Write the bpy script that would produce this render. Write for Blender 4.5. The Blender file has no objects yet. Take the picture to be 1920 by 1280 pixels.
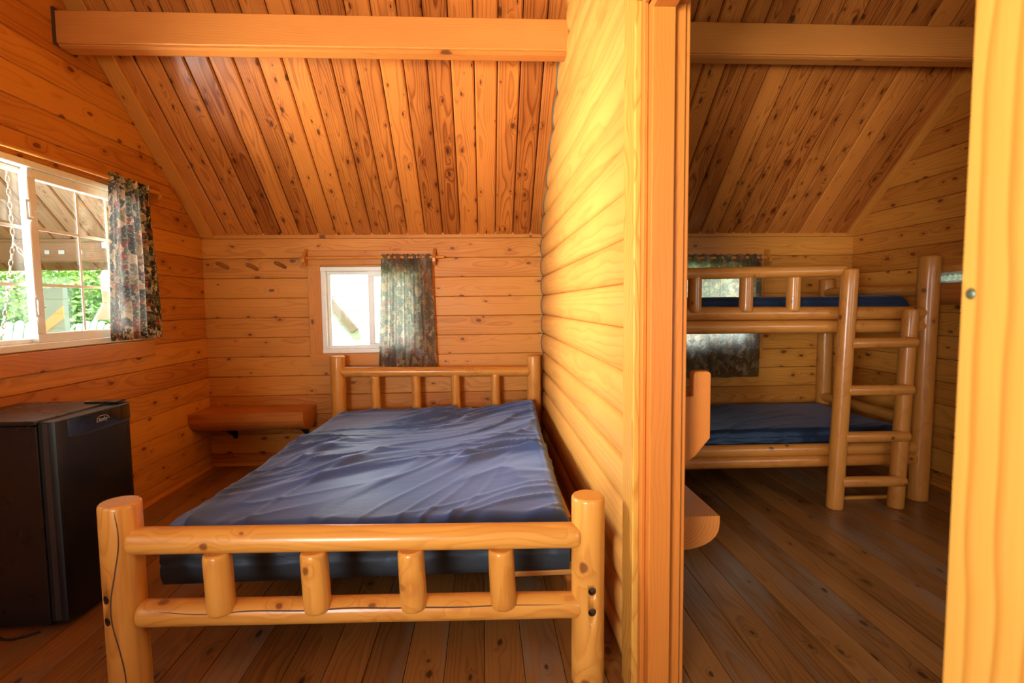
import bpy, bmesh, math, random
from mathutils import Vector, Matrix, noise
random.seed(7)
sc = bpy.context.scene
COL = sc.collection
PI = math.pi
V = Vector

# ------------------------------------------------------------------ dimensions (metres)
XL, XR, YB, YF = -2.236, 3.16, 4.366, -1.50      # inner faces of the room
ZW = 1.875                                       # height where the sloped ceiling meets the back wall
SL = 0.855                                       # roof slope
YR = 1.43                                        # ridge
ZR = ZW + SL * (YB - YR)
PX0, PX1 = 0.515, 0.580                          # seams of the log partition
def ceil_z(y): return ZW + SL * (YB - y) if y >= YR else ZR - SL * (YR - y)
PLK = 0.159
def seam(k): return 0.097 + PLK * k

# ------------------------------------------------------------------ materials
def new_mat(name):
    m = bpy.data.materials.new(name); m.use_nodes = True
    nt = m.node_tree
    return m, nt, nt.nodes['Principled BSDF']
def N(nt, t, **kw):
    n = nt.nodes.new(t)
    for k, v in kw.items(): setattr(n, k, v)
    return n
def lk(nt, a, b): nt.links.new(a, b)
def setin(nt, sock, v):
    if isinstance(v, bpy.types.NodeSocket): nt.links.new(v, sock)
    else: sock.default_value = v
def math_(nt, op, a, b=0.0, c=0.0, clamp=False):
    n = N(nt, 'ShaderNodeMath', operation=op, use_clamp=clamp)
    setin(nt, n.inputs[0], a); setin(nt, n.inputs[1], b)
    if op in ('MULTIPLY_ADD',): setin(nt, n.inputs[2], c)
    return n.outputs[0]
def vmul(nt, a, v):
    n = N(nt, 'ShaderNodeVectorMath', operation='MULTIPLY'); lk(nt, a, n.inputs[0]); n.inputs[1].default_value = v
    return n.outputs[0]
def vadd(nt, a, v):
    n = N(nt, 'ShaderNodeVectorMath', operation='ADD'); lk(nt, a, n.inputs[0]); setin(nt, n.inputs[1], v)
    return n.outputs[0]
def noise_(nt, vec, scale=1.0, detail=2.0, rough=0.5, dist=0.0, out='Fac'):
    n = N(nt, 'ShaderNodeTexNoise'); lk(nt, vec, n.inputs['Vector'])
    n.inputs['Scale'].default_value = scale; n.inputs['Detail'].default_value = detail
    n.inputs['Roughness'].default_value = rough; n.inputs['Distortion'].default_value = dist
    return n.outputs[out]
def mrange(nt, v, a, b, c=0.0, d=1.0, smooth=True):
    n = N(nt, 'ShaderNodeMapRange', interpolation_type='SMOOTHSTEP' if smooth else 'LINEAR')
    setin(nt, n.inputs['Value'], v); setin(nt, n.inputs['From Min'], a); setin(nt, n.inputs['From Max'], b)
    setin(nt, n.inputs['To Min'], c); setin(nt, n.inputs['To Max'], d)
    return n.outputs['Result']
def mixc(nt, fac, a, b, mode='MIX'):
    n = N(nt, 'ShaderNodeMix', data_type='RGBA', blend_type=mode)
    setin(nt, n.inputs[0], fac)
    for s, v in ((n.inputs[6], a), (n.inputs[7], b)):
        if isinstance(v, bpy.types.NodeSocket): nt.links.new(v, s)
        else: s.default_value = (*v, 1) if len(v) == 3 else v
    return n.outputs[2]
def attr(nt, name):
    n = N(nt, 'ShaderNodeAttribute'); n.attribute_name = name
    return n

def wood(name, light, dark, knotc=(0.09, 0.028, 0.008), ring=0.45, rough=0.42, coat=0.0, coat_r=0.2,
         var=0.5, knots=0.6, freq=95.0, blotch=0.7, kscale=(4.0, 8.0, 3.0), bump=0.12, kr=(0.05, 0.13), spec=0.20, patch=None, kdim='2D', warp=.085, lscale=1.3):
    m, nt, p = new_mat(name)
    ga = attr(nt, 'g').outputs['Vector']; tone = attr(nt, 'tone').outputs['Fac']
    vo = N(nt, 'ShaderNodeTexVoronoi', voronoi_dimensions=kdim, feature='F1')
    wob = noise_(nt, vmul(nt, ga, (14, 30, 30)), 1, 1, out='Color')
    lk(nt, vadd(nt, vmul(nt, ga, kscale), vmul(nt, wob, (0.12, 0.12, 0.12))), vo.inputs['Vector']); vo.inputs['Scale'].default_value = 1
    d = vo.outputs['Distance']
    rs = N(nt, 'ShaderNodeSeparateColor'); lk(nt, vo.outputs['Color'], rs.inputs[0])
    on = math_(nt, 'LESS_THAN', rs.outputs[1], knots)
    rk = mrange(nt, rs.outputs[0], 0, 1, kr[0], kr[1], False)
    kmask = math_(nt, 'MULTIPLY', mrange(nt, d, math_(nt, 'MULTIPLY', rk, 0.55), rk, 1, 0), on)
    halo = math_(nt, 'MULTIPLY', mrange(nt, d, rk, math_(nt, 'MULTIPLY', rk, 3.2), 1, 0), on)
    sep = N(nt, 'ShaderNodeSeparateXYZ'); lk(nt, ga, sep.inputs[0])
    w = noise_(nt, vmul(nt, ga, (lscale, 5, 5)), 1, 2)
    w2 = math_(nt, 'MULTIPLY', math_(nt, 'SUBTRACT', w, 0.5), warp)
    yy = math_(nt, 'ADD', sep.outputs[1], w2)
    zz = math_(nt, 'ADD', sep.outputs[2], w2)
    r = math_(nt, 'SQRT', math_(nt, 'ADD', math_(nt, 'MULTIPLY', yy, yy), math_(nt, 'MULTIPLY', zz, zz)))
    r = math_(nt, 'ADD', r, math_(nt, 'MULTIPLY', halo, 0.012))
    ph = math_(nt, 'FRACT', math_(nt, 'MULTIPLY', r, freq))
    ramp = N(nt, 'ShaderNodeValToRGB'); cr = ramp.color_ramp
    cr.elements[0].position = 0; cr.elements[0].color = (0, 0, 0, 1)
    cr.elements[1].position = 1; cr.elements[1].color = (0, 0, 0, 1)
    e = cr.elements.new(0.55); e.color = (.22, .22, .22, 1)
    e = cr.elements.new(0.86); e.color = (1, 1, 1, 1)
    lk(nt, ph, ramp.inputs[0]); rg = ramp.outputs[0]
    fib = noise_(nt, vmul(nt, ga, (7, 240, 240)), 1, 2)
    blo = noise_(nt, vmul(nt, ga, (1.6, 7, 7)), 1, 3)
    f = math_(nt, 'MULTIPLY', rg, ring)
    f = math_(nt, 'ADD', f, math_(nt, 'MULTIPLY', math_(nt, 'SUBTRACT', fib, 0.5), 0.35))
    f = math_(nt, 'ADD', f, math_(nt, 'MULTIPLY', math_(nt, 'SUBTRACT', blo, 0.5), blotch))
    f = math_(nt, 'ADD', f, math_(nt, 'MULTIPLY', math_(nt, 'SUBTRACT', tone, 0.5), var))
    f = math_(nt, 'ADD', f, math_(nt, 'MULTIPLY', halo, 0.22))
    f = math_(nt, 'ADD', f, 0.15, clamp=True)
    c = mixc(nt, f, light, dark)
    if patch:
        pn = noise_(nt, vmul(nt, ga, patch[1]), 1, 3, 0.6)
        c = mixc(nt, math_(nt, 'MULTIPLY', mrange(nt, pn, 0.48, 0.7), patch[2]), c, patch[0])
    c = mixc(nt, math_(nt, 'MULTIPLY', kmask, 0.82), c, knotc)
    lk(nt, c, p.inputs['Base Color'])
    setin(nt, p.inputs['Roughness'], mrange(nt, blo, 0.2, 0.8, rough - 0.06, rough + 0.08, False))
    p.inputs['Specular IOR Level'].default_value = spec
    p.inputs['Coat Weight'].default_value = coat; p.inputs['Coat Roughness'].default_value = coat_r
    if bump:
        b = N(nt, 'ShaderNodeBump'); b.inputs['Strength'].default_value = bump; b.inputs['Distance'].default_value = 0.002
        h = math_(nt, 'ADD', math_(nt, 'MULTIPLY', rg, 0.5), math_(nt, 'ADD', math_(nt, 'MULTIPLY', blo, 3.0), math_(nt, 'MULTIPLY', kmask, -1.0)))
        lk(nt, h, b.inputs['Height']); lk(nt, b.outputs[0], p.inputs['Normal'])
    return m
def plain(name, col, rough=0.5, metal=0.0, spec=0.5, coat=0.0, var=0.0, vscale=6.0, bump=0.0, bscale=200.0):
    m, nt, p = new_mat(name)
    p.inputs['Base Color'].default_value = (*col, 1)
    p.inputs['Roughness'].default_value = rough; p.inputs['Metallic'].default_value = metal
    p.inputs['Specular IOR Level'].default_value = spec; p.inputs['Coat Weight'].default_value = coat
    co = N(nt, 'ShaderNodeTexCoord').outputs['Object']
    if var:
        n = noise_(nt, co, vscale, 3)
        c = mixc(nt, n, tuple(x * (1 - var) for x in col), tuple(min(1, x * (1 + var)) for x in col))
        lk(nt, c, p.inputs['Base Color'])
        setin(nt, p.inputs['Roughness'], mrange(nt, n, 0.3, 0.7, rough - 0.06, rough + 0.06, False))
    if bump:
        b = N(nt, 'ShaderNodeBump'); b.inputs['Strength'].default_value = bump; b.inputs['Distance'].default_value = 0.002
        lk(nt, noise_(nt, co, bscale, 2), b.inputs['Height']); lk(nt, b.outputs[0], p.inputs['Normal'])
    return m
def glass_mat():
    m, nt, p = new_mat('pane_glass'); nt.nodes.remove(p)
    out = nt.nodes['Material Output']
    t = N(nt, 'ShaderNodeBsdfTransparent'); t.inputs[0].default_value = (0.97, 0.985, 0.975, 1)
    g = N(nt, 'ShaderNodeBsdfGlossy'); g.inputs['Roughness'].default_value = 0.02
    lw = N(nt, 'ShaderNodeLayerWeight'); lw.inputs[0].default_value = 0.5
    fr_ = math_(nt, 'MULTIPLY_ADD', math_(nt, 'POWER', lw.outputs['Facing'], 4.0), 0.5, 0.02)
    mx = N(nt, 'ShaderNodeMixShader'); lk(nt, fr_, mx.inputs[0]); lk(nt, t.outputs[0], mx.inputs[1]); lk(nt, g.outputs[0], mx.inputs[2])
    lk(nt, mx.outputs[0], out.inputs[0]); return m
def curtain_mat(name, transl=0.3):
    # printed cotton: dark ground with scattered autumn trees, cabins and lakes as coloured patches
    m, nt, p = new_mat(name); out = nt.nodes['Material Output']
    ga = attr(nt, 'g').outputs['Vector']
    wob = noise_(nt, vmul(nt, ga, (26, 26, 26)), 1, 3, 0.6, out='Color')
    vec = vadd(nt, ga, vmul(nt, vadd(nt, wob, (-.5, -.5, -.5)), (0.06, 0.045, 0)))
    def cells(sc_, dim='F1'):
        v = N(nt, 'ShaderNodeTexVoronoi', voronoi_dimensions='2D', feature=dim)
        lk(nt, vmul(nt, vec, sc_), v.inputs['Vector']); v.inputs['Scale'].default_value = 1; return v
    a = cells((11, 10, 1)); b = cells((24, 27, 1))
    def ramp(fac, stops):
        r = N(nt, 'ShaderNodeValToRGB'); r.color_ramp.interpolation = 'CONSTANT'
        while len(r.color_ramp.elements) < len(stops): r.color_ramp.elements.new(0.5)
        for e, (pp, c) in zip(r.color_ramp.elements, stops): e.position = pp; e.color = (*c, 1)
        lk(nt, fac, r.inputs[0]); return r.outputs[0]
    s1 = N(nt, 'ShaderNodeSeparateColor'); lk(nt, a.outputs['Color'], s1.inputs[0])
    s2 = N(nt, 'ShaderNodeSeparateColor'); lk(nt, b.outputs['Color'], s2.inputs[0])
    big = ramp(s1.outputs[0], [(0, (.030, .028, .018)), (.24, (.11, .13, .06)), (.40, (.30, .07, .045)), (.52, (.42, .26, .09)), (.64, (.045, .05, .028)), (.76, (.55, .46, .33)), (.86, (.16, .15, .12)), (.94, (.20, .30, .34))])
    sm = ramp(s2.outputs[1], [(0, (.022, .020, .014)), (.30, (.09, .11, .05)), (.46, (.26, .065, .04)), (.60, (.40, .30, .13)), (.72, (.60, .52, .40)), (.84, (.06, .06, .04)), (.93, (.35, .36, .32))])
    pick = math_(nt, 'GREATER_THAN', noise_(nt, vmul(nt, ga, (15, 15, 1)), 1, 2), 0.46)
    c = mixc(nt, pick, big, sm)
    fine = noise_(nt, vmul(nt, ga, (60, 75, 1)), 1, 2, 0.6)
    c = mixc(nt, mrange(nt, fine, 0.55, 0.68, 0, 0.6), c, (.018, .016, .011))
    c = mixc(nt, mrange(nt, fine, 0.32, 0.44, 0.75, 0), c, (.66, .60, .48))
    lk(nt, c, p.inputs['Base Color']); p.inputs['Roughness'].default_value = 0.85; p.inputs['Specular IOR Level'].default_value = 0.15
    tr = N(nt, 'ShaderNodeBsdfTranslucent'); lk(nt, mixc(nt, 0.42, c, (0.9, 0.92, 0.9)), tr.inputs[0])
    mx = N(nt, 'ShaderNodeMixShader'); mx.inputs[0].default_value = transl
    lk(nt, p.outputs[0], mx.inputs[1]); lk(nt, tr.outputs[0], mx.inputs[2]); lk(nt, mx.outputs[0], out.inputs[0])
    return m
def fabric_mat(name, col, rough=0.42, sheen=0.3, spec=0.5, wr=0.25):
    m, nt, p = new_mat(name)
    co = N(nt, 'ShaderNodeTexCoord').outputs['Object']
    p.inputs['Base Color'].default_value = (*col, 1)
    p.inputs['Roughness'].default_value = rough; p.inputs['Specular IOR Level'].default_value = spec
    p.inputs['Specular Tint'].default_value = (.50, .68, 1, 1); p.inputs['Sheen Tint'].default_value = (.45, .62, 1, 1); p.inputs['Sheen Weight'].default_value = sheen; p.inputs['Sheen Roughness'].default_value = 0.4
    b = N(nt, 'ShaderNodeBump'); b.inputs['Strength'].default_value = wr; b.inputs['Distance'].default_value = 0.01
    rot = N(nt, 'ShaderNodeMapping'); rot.inputs['Rotation'].default_value = (0, 0, 0.75); rot.inputs['Scale'].default_value = (3.2, 12, 6); lk(nt, co, rot.inputs[0])
    n1 = noise_(nt, rot.outputs[0], 1, 3, 0.55, 0.8)
    ri = math_(nt, 'ABSOLUTE', math_(nt, 'SUBTRACT', n1, 0.5))
    n2 = noise_(nt, co, 420, 1)
    lk(nt, math_(nt, 'ADD', math_(nt, 'MULTIPLY', mrange(nt, ri, 0, 0.10, 1, 0), 0.5), math_(nt, 'MULTIPLY', n2, 0.05)), b.inputs['Height'])
    lk(nt, b.outputs[0], p.inputs['Normal'])
    return m
def leaf_mat(name, c1, c2):
    m, nt, p = new_mat(name); out = nt.nodes['Material Output']
    tone = attr(nt, 'tone').outputs['Fac']
    c = mixc(nt, tone, c1, c2)
    lk(nt, c, p.inputs['Base Color']); p.inputs['Roughness'].default_value = 0.5
    tr = N(nt, 'ShaderNodeBsdfTranslucent'); lk(nt, c, tr.inputs[0])
    mx = N(nt, 'ShaderNodeMixShader'); mx.inputs[0].default_value = 0.35
    lk(nt, p.outputs[0], mx.inputs[1]); lk(nt, tr.outputs[0], mx.inputs[2]); lk(nt, mx.outputs[0], out.inputs[0])
    return m

M = {}
M['wall'] = wood('varnished_wall_plank', (.64, .262, .042), (.34, .090, .010), var=.62, knots=.55, ring=.42, rough=.45, coat=.05, coat_r=.35, blotch=.9, knotc=(.10, .024, .005))
M['log'] = wood('varnished_wall_log', (.62, .295, .066), (.42, .142, .022), var=.30, knots=.22, ring=.36, rough=.36, coat=.16, coat_r=.25, freq=60, blotch=.45, knotc=(.20, .06, .012), warp=.05)
M['ceil'] = wood('ceiling_plank', (.60, .200, .036), (.20, .043, .006), var=.70, knots=.6, ring=.55, rough=.38, coat=.6, coat_r=.18, kscale=(4.6, 11, 1), knotc=(.05, .012, .003), blotch=1.0, kr=(.03, .15))
M['beam'] = wood('beam_timber', (.61, .225, .046), (.40, .118, .018), var=.2, knots=.35, ring=.30, rough=.45, kscale=(2.6, 7, 3))
M['trim'] = wood('trim_board', (.62, .25, .042), (.42, .12, .016), var=.3, knots=.35, ring=.35, rough=.42, coat=.1)
M['casing'] = wood('door_casing', (.58, .30, .055), (.42, .155, .02), var=.15, knots=.25, ring=.75, rough=.42, coat=.12, freq=46, blotch=.35, warp=.15, lscale=2.4)
M['jamb'] = wood('door_jamb', (.52, .165, .026), (.38, .095, .012), var=.15, knots=.06, ring=.25, rough=.45)
M['bed'] = wood('peeled_bed_log', (.64, .285, .052), (.43, .145, .020), var=.3, knots=.6, ring=.45, rough=.33, coat=.35, coat_r=.2, kscale=(7, 9, 9), kr=(.09, .20), blotch=.8, kdim='3D', knotc=(.14, .035, .008))
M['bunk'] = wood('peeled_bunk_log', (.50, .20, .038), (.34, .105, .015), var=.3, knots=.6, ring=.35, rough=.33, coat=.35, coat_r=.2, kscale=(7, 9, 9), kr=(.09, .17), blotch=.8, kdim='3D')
M['bench'] = wood('half_log_bench_wood', (.54, .19, .038), (.36, .10, .016), var=.2, knots=.4, ring=.5, rough=.4, coat=.2, freq=70)
M['floor'] = wood('worn_floor_plank', (.30, .125, .032), (.115, .040, .009), var=.75, knots=.35, ring=.45, rough=.36, coat=.35, coat_r=.25, blotch=1.2, knotc=(.03, .01, .004), patch=((.22, .165, .115), (1.1, 6, 6), .6))
M['slat'] = wood('bed_slat_board', (.62, .33, .10), (.48, .20, .05), var=.3, knots=.4, ring=.3)
M['porch'] = wood('weathered_porch_board', (.15, .12, .08), (.075, .055, .035), var=.4, knots=.4, ring=.5, rough=.7, freq=60, coat=0)
M['deck'] = wood('porch_deck_board', (.42, .30, .20), (.28, .18, .10), var=.4, knots=.4, ring=.3, rough=.7)
M['crack'] = plain('wood_crack_and_gap_shade', (.07, .026, .009), .8)  # real cracks, and the painted shadow gap at the beam end
M['caulk'] = plain('grey_caulk', (.10, .10, .075), .7, var=.3, vscale=40)
M['vinyl'] = plain('white_window_vinyl', (.82, .83, .80), .32, var=.03, vscale=30)
M['glass'] = glass_mat()
M['curtain_thick'] = curtain_mat('printed_cabin_curtain_lined', .05); M['curtain_sheer'] = curtain_mat('printed_cabin_curtain_backlit', .75)
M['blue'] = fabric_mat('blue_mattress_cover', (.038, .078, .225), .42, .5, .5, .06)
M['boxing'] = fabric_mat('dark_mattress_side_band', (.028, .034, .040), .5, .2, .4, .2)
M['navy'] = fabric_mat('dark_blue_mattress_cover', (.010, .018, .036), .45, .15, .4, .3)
M['black'] = plain('black_fridge_enamel', (.011, .011, .012), .30, var=.25, vscale=9, bump=.10, bscale=260)
M['door_black'] = plain('black_fridge_door', (.005, .005, .008), .36, var=.2, vscale=9, bump=.10, bscale=260)
M['gloss'] = plain('glossy_black_plastic', (.010, .009, .009), .10, coat=.5)
M['gasket'] = plain('dark_gasket', (.006, .006, .006), .7)
M['edge'] = plain('grey_edge_strip', (.035, .035, .037), .35)
M['silver'] = plain('silver_lettering', (.70, .70, .70), .3, metal=.6)
M['metal'] = plain('black_bracket_steel', (.012, .012, .012), .45, metal=.5)
M['screw'] = plain('greenish_screw', (.16, .20, .13), .35, metal=.7)
M['chain'] = plain('galvanised_chain', (.16, .155, .14), .45, metal=.6)
M['peg'] = wood('turned_peg', (.30, .12, .03), (.18, .06, .014), var=.2, knots=0, ring=.2)
M['green'] = plain('pale_green_chair_paint', (.28, .45, .36), .5, var=.08)
M['teal'] = plain('teal_board_paint', (.16, .32, .33), .5, var=.1)
M['yellow'] = plain('yellow_board_stripe', (.55, .36, .05), .5, var=.1)
M['white'] = plain('white_siding_paint', (.86, .87, .88), .6, var=.03)
M['tape'] = plain('blue_tape', (.22, .33, .44), .6)
M['feeder'] = plain('pale_feeder_plastic', (.72, .74, .70), .4, var=.05)
M['lawn'] = plain('lawn_ground', (.14, .24, .05), .9, var=.5, vscale=3)
M['leafA'] = leaf_mat('light_green_leaves', (.10, .24, .035), (.32, .50, .10))
M['leafB'] = leaf_mat('mid_green_leaves', (.05, .15, .035), (.17, .34, .08))
M['stem'] = plain('brown_stem', (.09, .06, .04), .8)
M['roof'] = plain('roof_deck_outside', (.10, .09, .08), .9, var=.2)
M['outer'] = wood('outside_wall_board', (.42, .22, .09), (.28, .13, .05), var=.3, knots=.3)

# ------------------------------------------------------------------ mesh building
OFF = {}
class MB:
    def __init__(s):
        s.bm = bmesh.new()
        s.g = s.bm.loops.layers.float_vector.new('g'); s.t = s.bm.loops.layers.float.new('tone')
    def grid(s, P, G, tone=.5, wrap=False, smooth=True, mat=0):
        vs = [[s.bm.verts.new(p) for p in row] for row in P]
        n = len(P); k = len(P[0])
        for i in range(n - 1):
            for j in range(k if wrap else k - 1):
                jj = (j + 1) % k
                q = [(i, j), (i, jj), (i + 1, jj), (i + 1, j)]
                try: f = s.bm.faces.new([vs[a][b] for a, b in q])
                except ValueError: continue
                f.smooth = smooth; f.material_index = mat
                for l, (a, b) in zip(f.loops, q): l[s.g] = G[a][b]; l[s.t] = tone
        return vs
    def poly(s, vs, gs, tone=.5, mat=0, smooth=False):
        f = s.bm.faces.new(vs); f.material_index = mat; f.smooth = smooth
        for l, g in zip(f.loops, gs): l[s.g] = g; l[s.t] = tone
        return f
    def prism(s, prof, o, ex, ea, eb, L, tone=None, goff=None, smooth=False, mat=0, segs=1, x0=0.0, cut0=None, cut1=None, caps=True):
        """extrude profile [(a,b)] (in ea,eb) along ex from o; cut0/cut1(a,b)->extra length at the ends"""
        o, ex, ea, eb = V(o), V(ex), V(ea), V(eb)
        tone = random.random() if tone is None else tone
        if goff is None:
            goff = V((random.uniform(-40, 40), random.uniform(-.05, .05), random.uniform(.03, .12)))
        P, G = [], []
        for i in range(segs + 1):
            rp, rg = [], []
            for a, b in prof:
                x_lo = x0 + (cut0(a, b) if cut0 else 0); x_hi = x0 + L + (cut1(a, b) if cut1 else 0)
                x = x_lo + (x_hi - x_lo) * i / segs
                rp.append(o + ex * x + ea * a + eb * b); rg.append(V((x, a, b)) + goff)
            P.append(rp); G.append(rg)
        vs = s.grid(P, G, tone, True, smooth, mat)
        if caps:
            for k in (0, -1):
                s.poly(vs[k] if k else vs[k][::-1], G[k] if k else G[k][::-1], tone, mat)
    def box(s, lo, hi, axis=0, bev=0.0, tone=None, mat=0, goff=None):
        """axis aligned box with grain along axis and chamfered long edges"""
        lo, hi = V(lo), V(hi)
        ax = [V((1, 0, 0)), V((0, 1, 0)), V((0, 0, 1))]
        ex, ea, eb = ax[axis], ax[(axis + 1) % 3], ax[(axis + 2) % 3]
        A = hi[(axis + 1) % 3] - lo[(axis + 1) % 3]; B = hi[(axis + 2) % 3] - lo[(axis + 2) % 3]
        b = min(bev, A / 3, B / 3)
        if b > 0: prof = [(b, 0), (A - b, 0), (A, b), (A, B - b), (A - b, B), (b, B), (0, B - b), (0, b)]
        else: prof = [(0, 0), (A, 0), (A, B), (0, B)]
        s.prism(prof, lo, ex, ea, eb, hi[axis] - lo[axis], tone=tone, mat=mat, goff=goff)
    def log(s, p0, p1, r0, r1=None, seg=20, end0='cut', end1='cut', irr=.03, tone=None, crack=None, rings=None, goff=None, bend=0.0):
        p0, p1 = V(p0), V(p1); r1 = r0 if r1 is None else r1
        d = p1 - p0; L = d.length; ex = d / L
        ea = ex.cross(V((0, 0, 1)) if abs(ex.z) < .9 else V((0, 1, 0))).normalized(); eb = ex.cross(ea)
        tone = random.random() if tone is None else tone
        goff = goff or V((random.uniform(-40, 40), random.uniform(-.012, .012), random.uniform(-.012, .012)))
        n = rings or max(6, int(L / .09)); c = .012
        st = []
        def endrings(kind, base, sgn, rr):
            if kind == 'cut': return [(0, rr - c * .55), (c * .35, rr - c * .15), (c, rr)]
            if kind == 'dome': return [(0, rr * .80), (rr * .03, rr * .88), (rr * .10, rr * .945), (rr * .24, rr * .985), (rr * .5, rr)]
            if kind == 'ball': return [(0, rr * .40), (rr * .10, rr * .66), (rr * .28, rr * .86), (rr * .6, rr * .97), (rr * 1.1, rr)]
            if kind == 'taper': return [(0, rr * .72), (rr * .12, rr * .82), (rr * .55, rr * .92), (rr * 1.4, rr)]
            return [(0, rr)]
        e0 = endrings(end0, 0, 1, r0); e1 = endrings(end1, L, -1, r1)
        st += [(x, q) for x, q in e0]
        x0 = e0[-1][0]; x1 = L - e1[-1][0]
        for i in range(1, n): 
            x = x0 + (x1 - x0) * i / n; st.append((x, r0 + (r1 - r0) * x / L))
        st += [(L - x, q) for x, q in reversed(e1)]
        P, G = [], []; sd = random.uniform(0, 99)
        for x, q in st:
            rp, rg = [], []
            bo = bend * math.sin(PI * x / L)
            for j in range(seg):
                th = 2 * PI * j / seg
                k = 1 + irr * noise.noise(V((x * 2.2 + sd, math.cos(th) * .9, math.sin(th) * .9))) * 1.6
                a, b = math.cos(th) * q * k, math.sin(th) * q * k
                rp.append(p0 + ex * x + ea * a + eb * (b + bo)); rg.append(V((x, a, b)) + goff)
            P.append(rp); G.append(rg)
        vs = s.grid(P, G, tone, True, True)
        for k in (0, -1):
            s.poly(vs[k] if k else vs[k][::-1], G[k] if k else G[k][::-1], tone)
        if crack is not None:
            th0, xa, xb, wv = crack
            m = 40; A, Bq, GA = [], [], []
            for i in range(m + 1):
                t = i / m; x = xa + (xb - xa) * t
                q = r0 + (r1 - r0) * x / L
                th = th0 + wv * noise.noise(V((x * 4 + sd, 3, 7))) 
                hw = .0022 * math.sin(PI * min(1, max(0, t))) ** .5 + .0002
                row = []
                for sg in (-1, 1):
                    tt = th + sg * hw / q
                    k = 1 + irr * noise.noise(V((x * 2.2 + sd, math.cos(tt) * .9, math.sin(tt) * .9))) * 1.6
                    bo = bend * math.sin(PI * x / L)
                    row.append(p0 + ex * x + ea * (math.cos(tt) * q * k * 1.004) + eb * (math.sin(tt) * q * k * 1.004 + bo))
                A.append(row); GA.append([V((0, 0, 0))] * 2)
            s.grid(A, GA, .5, False, True, 1)
    def lathe(s, prof, o, axis=(0, 0, 1), seg=24, smooth=True, mat=0, tone=.5):
        ex = V(axis).normalized(); ea = ex.cross(V((0, 0, 1)) if abs(ex.z) < .9 else V((0, 1, 0))).normalized(); eb = ex.cross(ea)
        P = [[V(o) + ex * h + (ea * math.cos(2 * PI * j / seg) + eb * math.sin(2 * PI * j / seg)) * max(r, 1e-4) for j in range(seg)] for r, h in prof]
        G = [[p.copy() for p in row] for row in P]
        vs = s.grid(P, G, tone, True, smooth, mat)
        for k in (0, -1): s.poly(vs[k] if k else vs[k][::-1], G[k], tone, mat)
    def tube(s, pts, r, seg=8, closed=False, mat=0):
        pts = [V(p) for p in pts]; P = []; n = len(pts)
        for i, p in enumerate(pts):
            if closed: d = pts[(i + 1) % n] - pts[i - 1]
            else: d = pts[min(i + 1, n - 1)] - pts[max(i - 1, 0)]
            d.normalize(); up = V((0, 0, 1)) if abs(d.z) < .9 else V((0, 1, 0))
            a = d.cross(up).normalized(); b = d.cross(a)
            P.append([p + (a * math.cos(2 * PI * j / seg) + b * math.sin(2 * PI * j / seg)) * r for j in range(seg)])
        if closed: P.append(P[0])
        vs = s.grid(P, [[p.copy() for p in row] for row in P], .5, True, True, mat)
        if closed: bmesh.ops.remove_doubles(s.bm, verts=s.bm.verts, dist=1e-6)
        else:
            for k in (0, -1): s.poly(vs[k] if k else vs[k][::-1], [V((0, 0, 0))] * seg, .5, mat)
    def build(s, name, mats, parent=None, recalc=True):
        if recalc: bmesh.ops.recalc_face_normals(s.bm, faces=s.bm.faces)
        me = bpy.data.meshes.new(name); off = V((0, 0, 0))
        if parent: off = OFF[parent]
        if off.length: bmesh.ops.translate(s.bm, verts=s.bm.verts, vec=-off)
        s.bm.to_mesh(me); s.bm.free()
        for m in (mats if isinstance(mats, (list, tuple)) else [mats]): me.materials.append(m if not isinstance(m, str) else M[m])
        o = bpy.data.objects.new(name, me); COL.objects.link(o); OFF[o] = off
        if parent: o.parent = parent
        return o
def struct(o): o['kind'] = 'structure'; return o
def tag(o, label, cat, group=None):
    o['label'] = label; o['category'] = cat
    if group: o['group'] = group
    return o
def thing(name, label, cat, loc, group=None):
    o = bpy.data.objects.new(name, None); COL.objects.link(o); o.location = loc; o.empty_display_size = .1
    OFF[o] = V(loc); return tag(o, label, cat, group)
def drill(o, holes, r, depth=.05):
    """real holes bored into a finished mesh: (world point, direction)"""
    bm = bmesh.new()
    for c, d in holes:
        d = V(d).normalized(); rot = d.to_track_quat('Z', 'Y').to_matrix().to_4x4()
        bmesh.ops.create_cone(bm, cap_ends=True, segments=20, radius1=r, radius2=r, depth=depth * 2, matrix=Matrix.Translation(V(c) - OFF[o]) @ rot)
    me = bpy.data.meshes.new('bore'); bm.to_mesh(me); bm.free()
    for m in o.data.materials: me.materials.append(M['crack'])
    c = bpy.data.objects.new('bore', me); COL.objects.link(c)
    if o.parent: c.parent = o.parent
    md = o.modifiers.new('b', 'BOOLEAN'); md.object = c; md.operation = 'DIFFERENCE'; md.solver = 'EXACT'
    bpy.context.view_layer.update()
    dg = bpy.context.evaluated_depsgraph_get()
    nm = bpy.data.meshes.new_from_object(o.evaluated_get(dg), preserve_all_data_layers=True, depsgraph=dg)
    o.modifiers.clear(); o.data = nm
    bpy.data.objects.remove(c, do_unlink=True)

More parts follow.
